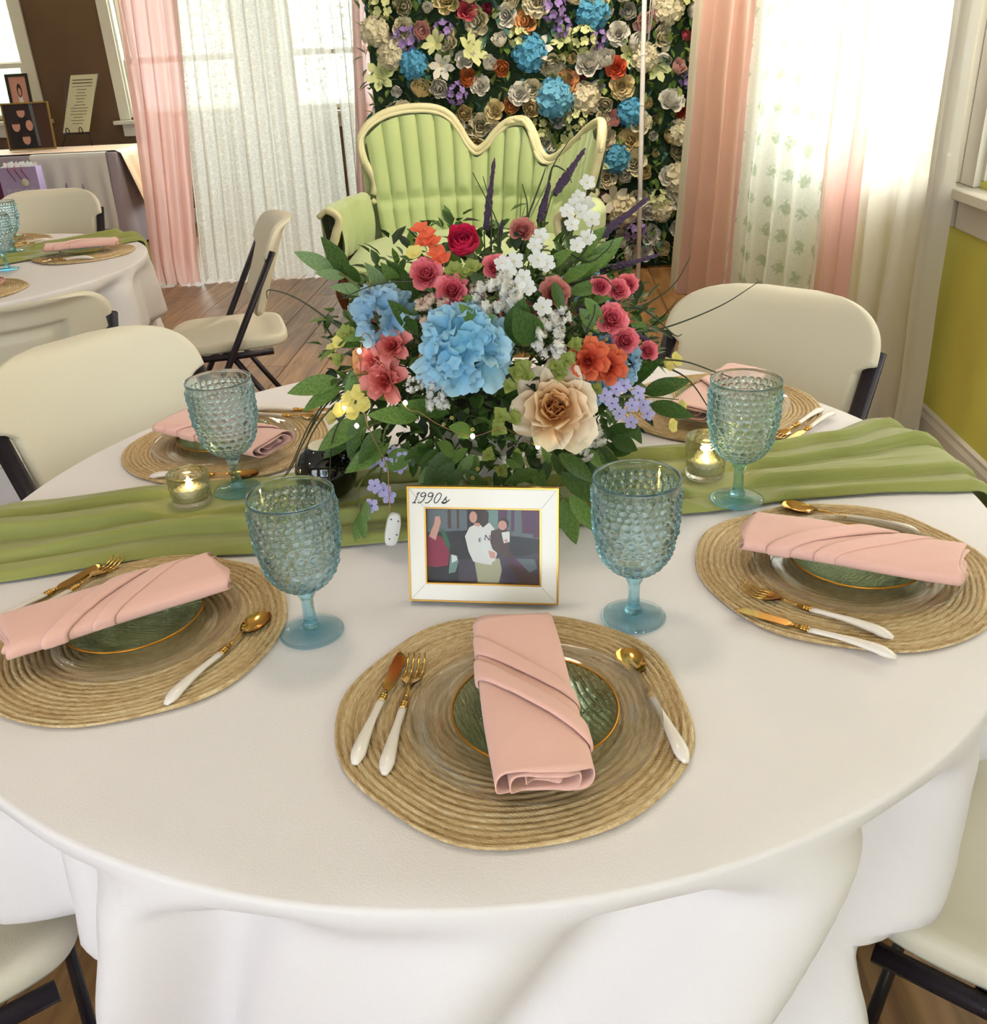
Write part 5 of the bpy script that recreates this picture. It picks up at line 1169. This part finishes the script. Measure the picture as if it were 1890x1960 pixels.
frame('picture_frame', 'gold-edged framed family photo standing on the gift table', G(-4.32,7.10,GZ+.016), RYAW+.12, .14, .375, .355, .012, m_fgold,
  [(m_sepia, full), (m_print_brown, [(.70,0),(1,0),(1,1),(.66,1)]), (m_print_grey, [(.64,.05),(.70,.05),(.66,1),(.58,1)]), (m_print_dark, [(.08,0),(.62,0),(.62,.5),(.42,.8),(.2,.6),(.05,.5)]), (m_skin, disc(.38,.82,.09,.12)), (m_skin, disc(.22,.52,.09,.13)), (m_skin, disc(.52,.52,.08,.12)), (m_skin, disc(.40,.22,.09,.13)), (m_print_hair, [(.29,.86),(.47,.86),(.45,.97),(.31,.97)]), (m_print_hair, [(.14,.56),(.30,.56),(.27,.68),(.16,.68)]), (m_print_hair, [(.32,.27),(.48,.27),(.45,.37),(.34,.37)])])
frame('picture_frame', 'dark framed portrait of a white dress behind the family photo', G(-4.53,7.46,GZ+.012), RYAW, .10, .16, .56, .022, m_fblack,
  [(m_skin, full), (m_print_brown, [(0,0),(1,0),(1,.35),(0,.35)]), (m_print_white, [(.25,0),(.85,0),(.7,.45),(.62,.72),(.42,.72),(.35,.45)]), (m_print_hair, disc(.52,.80,.14,.10)), (m_skin, disc(.52,.78,.08,.06)), (m_print_green, [(0,.3),(.2,.35),(.15,.5),(0,.5)])])
# sign on a wire easel
sg = thing('sign_easel', 'small black wire easel holding a printed sign on the gift table', 'easel', G(-4.02,7.40,GZ+.014), RYAW)
m_wire_b = mat('black_wire', S((18,16,16)), .4, .5)
for x in (-.11,.11): MB().tube([(x*1.25,-.10,0),(x*.9,-.03,.12),(x*.45,.06,.52)], .004, 8).build('easel_leg', m_wire_b, sg)
MB().tube([(0,.20,0),(0,.06,.52)], .004, 8).build('easel_leg', m_wire_b, sg); MB().tube([(-.13,-.045,.10),(.13,-.045,.10)], .004, 8).build('ledge_wire', m_wire_b, sg)
for x in (-.07,.05): MB().tube([(x+.016*math.cos(k*PI/6),-.075,.125+.026*math.sin(k*PI/6)) for k in range(13)], .0035, 6).build('scroll_hook', m_wire_b, sg)
m_paper = mat('grey_green_card', S((206,200,164)), .7); m_ink = mat('ink', S((70,62,48)), .8)
sn = thing('sign_board', 'narrow pale printed sign leaning on the black wire easel', 'sign', G(-4.02,7.40,GZ+.114), RYAW); sn.rotation_euler = (-.22, 0, RYAW); 
SHX = .42   # the card leans sideways on its easel
brd = MB(); brd.add([(-.125,-.056,0),(.115,-.056,0),(.125+.13,-.056,.465),(.13-.115,-.056,.465),(-.125,-.048,0),(.115,-.048,0),(.125+.13,-.048,.465),(.13-.115,-.048,.465)], [(0,1,2,3),(7,6,5,4),(0,4,5,1),(1,5,6,2),(2,6,7,3),(3,7,4,0)]); brd.build('card', m_paper, sn, False)
rl = random.Random(4)
for k in range(15):
    z = .42-.025*k; x = -.12 + z*.28 + .02; w = rl.uniform(.06,.17) if k > 2 else .18
    cx = .0 + z*.28
    MB().box(cx-w/2, cx+w/2, -.0575, -.0563, z, z+(.007 if k < 2 else .0035)).build('text_line', m_ink, sn, False)
MB().tube([(-.125,-.052,0),(.115,-.052,0),(.255,-.052,.465),(.015,-.052,.465),(-.125,-.052,0)], .0035, 6).build('border', m_fblack, sn)
# gift bags in front of the table
m_bag = mat('lilac_gift_bag', S((188,166,210)), .45); m_bag2 = mat('plum_gift_bag', S((112,44,78)), .5); m_ribbon = mat('red_satin', S((178,20,40)), .35); m_tag = mat('cream_tag', S((240,234,206)), .6); m_tissue = mat('white_tissue', S((244,240,236)), .8, transl=.3)
def bag(label, u, v, z, w, h, d, m, extra):
    t = thing('gift_bag', label, 'gift bag', G(u, v, z), RYAW+.08); mb = MB()
    x, y = w/2, d/2; pts = lambda zz, k: [(-x,-y*k,zz),(x,-y*k,zz),(x+0,0,zz),(x,y*k,zz),(-x,y*k,zz),(-x+0,0,zz)]
    mb.loft([pts(0,1), pts(h*.5,1), pts(h,.9)], True, False); o = mb.build('bag_body', m, t, False); s = o.modifiers.new('t','SOLIDIFY'); s.thickness = .002
    if extra:
        mb = MB()
        for k in range(9): c = lerp(-x*.8, x*.8, k/8); mb.add([(c-.03,-.03,h-.03),(c+.03,.02,h-.03),(c+.02,.0,h+rl.uniform(.01,.05)),(c-.02,-.01,h+rl.uniform(.0,.04))], [(0,1,2,3)])
        mb.build('tissue_paper', m_tissue, t, False)
        for c in (-.055,.0,.05): MB().tube([(c,-y-.004,h+.03),(c-.012,-y-.008,h-.02),(c+.03,-y-.004,h-.10)], [.006,.008,.004], 6, flat=.3).build('ribbon_tail', m_ribbon, t)
        MB().lathe([(.001,0),(.032,0),(.032,.002),(.001,.002)], 24).xf(Matrix.Translation((.045,-y-.004,h-.115)) @ Matrix.Rotation(PI/2, 4, 'X')).build('gift_tag', m_tag, t)
        cu_ = bpy.data.curves.new('lettering', 'FONT'); cu_.body = 'PUCKING'; cu_.size = .052; cu_.align_x = 'CENTER'; cu_.extrude = .0006
        to = bpy.data.objects.new('lettering', cu_); COL.objects.link(to); bpy.context.view_layer.update()
        me = bpy.data.meshes.new_from_object(to.evaluated_get(bpy.context.evaluated_depsgraph_get())); bpy.data.objects.remove(to); me.materials.append(m_print_white); me.name = 'lettering'
        lo = obj('lettering', me, t, (.0,-y-.0035,h-.195), (PI/2,0,0)); lo['label'] = 'white lettering'
    return t
st = thing('bag_stool', 'low plain box holding the gift bags before the gift table', 'box', G(-4.12,6.30,0), RYAW); MB().bevbox(-.32,.30,-.16,.16,0,.40,.008).build('box_body', m_lav, st, False); MB().bevbox(-.33,.31,-.17,.17,.40,.415,.004).build('lid', m_lav, st, False)
bag('lilac gift bag with red ribbons and white lettering before the gift table', -4.05, 6.30, .416, .30, .30, .12, m_bag, True)
bag('plum gift bag half hidden by the lilac bag', -4.31, 6.42, .416, .16, .21, .08, m_bag2, False)
# ================================================================== framed photo on the large table
m_fcream = mat('cream_lacquer', S((244,236,224)), .35, coat=.2); m_gedge = mat('gold_edge', S((196,150,72)), .3, .85)
pf = thing('photo_frame', 'cream and gold photo frame marked 1990s in front of the flowers', 'picture frame', (.007,-.287,TZ+.003)); FW, FH, IW, IH = .190, .148, .146, .098
LEAN = math.radians(16); pf.rotation_euler = (-LEAN, 0, math.radians(-10.2))
oz = -.0015
for nm, b in (('side_moulding',(-FW/2,-IW/2,0,FH)), ('side_moulding',(IW/2,FW/2,0,FH)), ('top_moulding',(-IW/2,IW/2,FH/2+IH/2+oz,FH)), ('bottom_moulding',(-IW/2,IW/2,0,FH/2-IH/2+oz))):
    MB().bevbox(b[0], b[1], -.012, 0, b[2], b[3], .0008).build(nm, m_fcream, pf, False)
def edge(x0, x1, z0, z1, y0, y1, w, nm):
    for b in ((x0-w, x0, z0-w, z1+w), (x1, x1+w, z0-w, z1+w), (x0, x1, z1, z1+w), (x0, x1, z0-w, z0)): MB().bevbox(b[0], b[1], y0, y1, b[2], b[3], .0004).build(nm, m_gedge, pf, False)
edge(-FW/2+.0018, FW/2-.0018, .0018, FH-.0018, -.0132, .0005, .0022, 'gold_edge'); edge(-IW/2+.0012, IW/2-.0012, FH/2-IH/2+oz+.0012, FH/2+IH/2+oz-.0012, -.0128, -.004, .0020, 'gold_bead')
for sx, sz in ((1,1),(-1,1),(1,-1),(-1,-1)):
    a = Vector((sx*(IW/2+.002), 0, FH/2+oz+sz*(IH/2+.002))); b = Vector((sx*(FW/2-.003), 0, FH/2+sz*(FH/2-.003))); MB().tube([a+Vector((0,-.01215,0)), b+Vector((0,-.01215,0))], .00025, 4).build('mitre_joint', mat('mitre_line', S((206,190,168)), .6), pf)
MB().box(-IW/2, IW/2, -.004, -.001, FH/2-IH/2+oz, FH/2+IH/2+oz).build('backing_board', m_fblack, pf, False)
MB().box(-.025, .025, 0, .003, 0, .12).xf(Matrix.Translation((0,.001,.012)) @ Matrix.Rotation(-LEAN*2.2, 4, 'X')).build('easel_back', m_fblack, pf, False)
SH = [(m_print_dark, full), (m_print_grey, [(.0,.66),(.36,.70),(.36,1),(.0,1)]), (m_print_floor, [(.28,0),(1,0),(1,.42),(.55,.36),(.28,.30)]), (m_print_teal, [(.52,.62),(.66,.62),(.64,1),(.52,1)]), (m_print_wine, [(.63,.62),(.94,.64),(.96,1),(.63,1)]), (m_print_grey, [(.70,.68),(.84,.68),(.83,.98),(.71,.98)]), (m_print_wine, [(.74,.70),(.77,.70),(.77,.98),(.745,.98)]), (m_print_grey, [(.62,.66),(.99,.60),(.99,.66),(.62,.70)]), (m_print_wine, [(.93,.62),(1,.62),(1,1),(.93,1)]), (m_print_grey, [(.15,.70),(.33,.69),(.33,.98),(.15,.98)]), (m_print_brown, [(.19,.72),(.22,.72),(.22,.97),(.19,.97)]), (m_print_brown, [(.27,.72),(.29,.72),(.29,.97),(.27,.97)]),
  (m_print_dark, [(.18,.40),(.33,.46),(.33,.68),(.18,.68)]), (m_print_dark, [(0,.0),(.22,.0),(.22,.22),(0,.22)]), (m_print_red, [(0,.22),(.08,.20),(.19,.23),(.20,.40),(.17,.55),(.12,.62),(.03,.60),(0,.62)]), (m_skin, [(.02,.61),(.08,.56),(.13,.80),(.12,.88),(.08,.87),(.07,.78)]), (m_print_green, [(.12,.72),(.16,.70),(.21,.50),(.20,.42),(.16,.52)]), (m_print_teal, [(.21,.38),(.27,.36),(.28,.28),(.25,.14),(.19,.12)]), (m_print_white, [(.22,.37),(.26,.36),(.27,.30),(.22,.26)]),
  (m_print_dark, [(.74,.36),(.93,.40),(.93,.52),(.86,.57),(.78,.52)]), (m_print_brown, [(.70,.30),(1,.12),(1,0),(.82,0)]), (m_print_wine, [(.67,.34),(.80,.24),(.84,.20),(.88,.26),(.80,.34)]), (m_print_grey, [(.78,.34),(.94,.34),(.97,.22),(.90,.16)]), 
  (m_print_khaki, [(.42,.30),(.64,.34),(.66,.18),(.63,0),(.45,0)]), (m_print_white, [(.34,.62),(.38,.74),(.46,.80),(.56,.80),(.60,.72),(.62,.40),(.60,.30),(.50,.26),(.41,.29),(.37,.42)]), (m_print_white, [(.60,.72),(.55,.80),(.50,.80),(.58,.60)]), (m_skin, [(.54,.44),(.60,.42),(.61,.34),(.56,.34)]), (m_print_white, [(.52,.32),(.58,.31),(.57,.25),(.51,.26)]),
  (m_print_hair, disc(.465,.90,.085,.105)), (m_print_hair, [(.44,.94),(.55,.94),(.545,.80),(.50,.74),(.46,.80)]), (m_skin, disc(.415,.875,.034,.075)), (m_skin, [(.42,.80),(.47,.80),(.47,.75),(.43,.76)]),
  (m_print_brown, [(.57,.70),(.66,.74),(.74,.70),(.73,.45),(.78,.34),(.66,.36),(.58,.46),(.56,.56)]), (m_print_hair, disc(.675,.80,.048,.075)), (m_skin, disc(.668,.775,.038,.062)), (m_print_white, [(.66,.68),(.73,.70),(.73,.56),(.68,.54),(.67,.60)]), (m_skin, disc(.70,.575,.016,.022))]
pp = printed(pf, IW, IH, SH, -.0045); pp.location = (0,0,FH/2+oz); pp['label'] = 'snapshot of a person in a white sweatshirt holding a baby'
gl = MB().box(-IW/2, IW/2, -.0084, -.0076, FH/2-IH/2+oz, FH/2+IH/2+oz).build('glass_pane', glass('frame_glass', (.98,.98,.98), clear=.95), pf, False)
def text(parent, body, size, loc, m, shear=.0, name='lettering', rz=0):
    cu_ = bpy.data.curves.new(name, 'FONT'); cu_.body = body; cu_.size = size; cu_.shear = shear; cu_.extrude = .00015; cu_.space_character = .95
    to = bpy.data.objects.new(name, cu_); COL.objects.link(to); bpy.context.view_layer.update()
    me = bpy.data.meshes.new_from_object(to.evaluated_get(bpy.context.evaluated_depsgraph_get())); bpy.data.objects.remove(to); me.materials.append(m)
    return obj(name, me, parent, loc, (PI/2, rz, 0))
m_blackink = mat('black_ink', S((18,16,18)), .5)
# handwritten 1990s: brush strokes as flat ribbons
STK = [[(.0,.0),(.13,.02)],[(.07,.0),(.16,.74),(.20,.80),(.11,.70)],[(.46,.70),(.40,.80),(.31,.78),(.27,.62),(.31,.50),(.40,.52),(.46,.68),(.42,.30),(.33,.06),(.24,.0),(.20,.06)],[(.74,.70),(.68,.80),(.59,.78),(.55,.62),(.59,.50),(.68,.52),(.74,.68),(.70,.30),(.61,.06),(.52,.0),(.48,.06)],
       [(.98,.80),(.90,.72),(.84,.45),(.82,.18),(.87,.02),(.95,.08),(1.03,.40),(1.05,.68),(.98,.80)],[(1.12,.02),(1.20,.30),(1.27,.52),(1.24,.36),(1.30,.16),(1.27,.02),(1.18,-.01),(1.13,.06),(1.20,.06),(1.32,.12),(1.40,.30)]]
ink = MB(); sc_ = .026
for stk in STK:
    pts = crs([(x+.10*z, z, 0) for x, z in stk], 6) if len(stk) > 2 else [Vector((x+.10*z, z, 0)) for x, z in stk]
    ink.tube([(-FW/2+.0065+p.x*sc_*1.28, -.0123, FH-.0205+p.y*sc_*.62) for p in pts], [.0011 if (i % 7) else .0013 for i in range(len(pts))], 5, flat=.5)
ink.build('lettering', m_blackink, pf)['label'] = 'handwritten 1990s'
for ch, x, z, s, m in (('E',.455,.555,.0075,m_print_green),('N',.505,.575,.0105,m_print_wine),('U',.560,.575,.0090,m_print_dark)): text(pf, ch, s, ((x-.5)*IW, -.0064, FH/2+oz+(z-.5)*IH), m, .15)
# ================================================================== things on the rear table
def bt(dx, dy): return (BT.x+dx, BT.y+dy)
RC = bt(.51,.19)
setting('at the right of the rear table', RC, .4, (RC[0]-.0, RC[1]-.0), math.radians(-76), 0, 1, clear=False)
cutlery('fork', 'gold fork with beaded handle on the rear table, nearer the plate', (RC[0]-.12, RC[1]-.14), (RC[0]+.065, RC[1]-.115)); cutlery('knife', 'gold knife with beaded handle on the rear table, nearer the mat edge', (RC[0]-.10, RC[1]-.165), (RC[0]+.085, RC[1]-.135))
RF = bt(.05,.56)
setting('at the far side of the rear table', RF, 1.2, (RF[0]-.02, RF[1]), math.radians(30), 0, 0, clear=False)
cutlery('spoon', 'gold spoon at the far side of the rear table', (RF[0]+.06, RF[1]-.13), (RF[0]+.20, RF[1]-.02)); cutlery('fork', 'gold fork at the far side of the rear table', (RF[0]+.10, RF[1]-.15), (RF[0]+.24, RF[1]-.04))
RN = bt(.33,-.40)
setting('on the rear table behind the chair back', RN, .2, (RN[0], RN[1]), math.radians(70), 0, 1, clear=False)
goblet('teal-looking goblet nearest the left edge of the picture on the rear table', (BT.x+.33, BT.y-.07, TZ+.008), .2); goblet('farther goblet on the rear table, partly behind the other', (BT.x+.20, BT.y+.30, TZ+.008), .7)
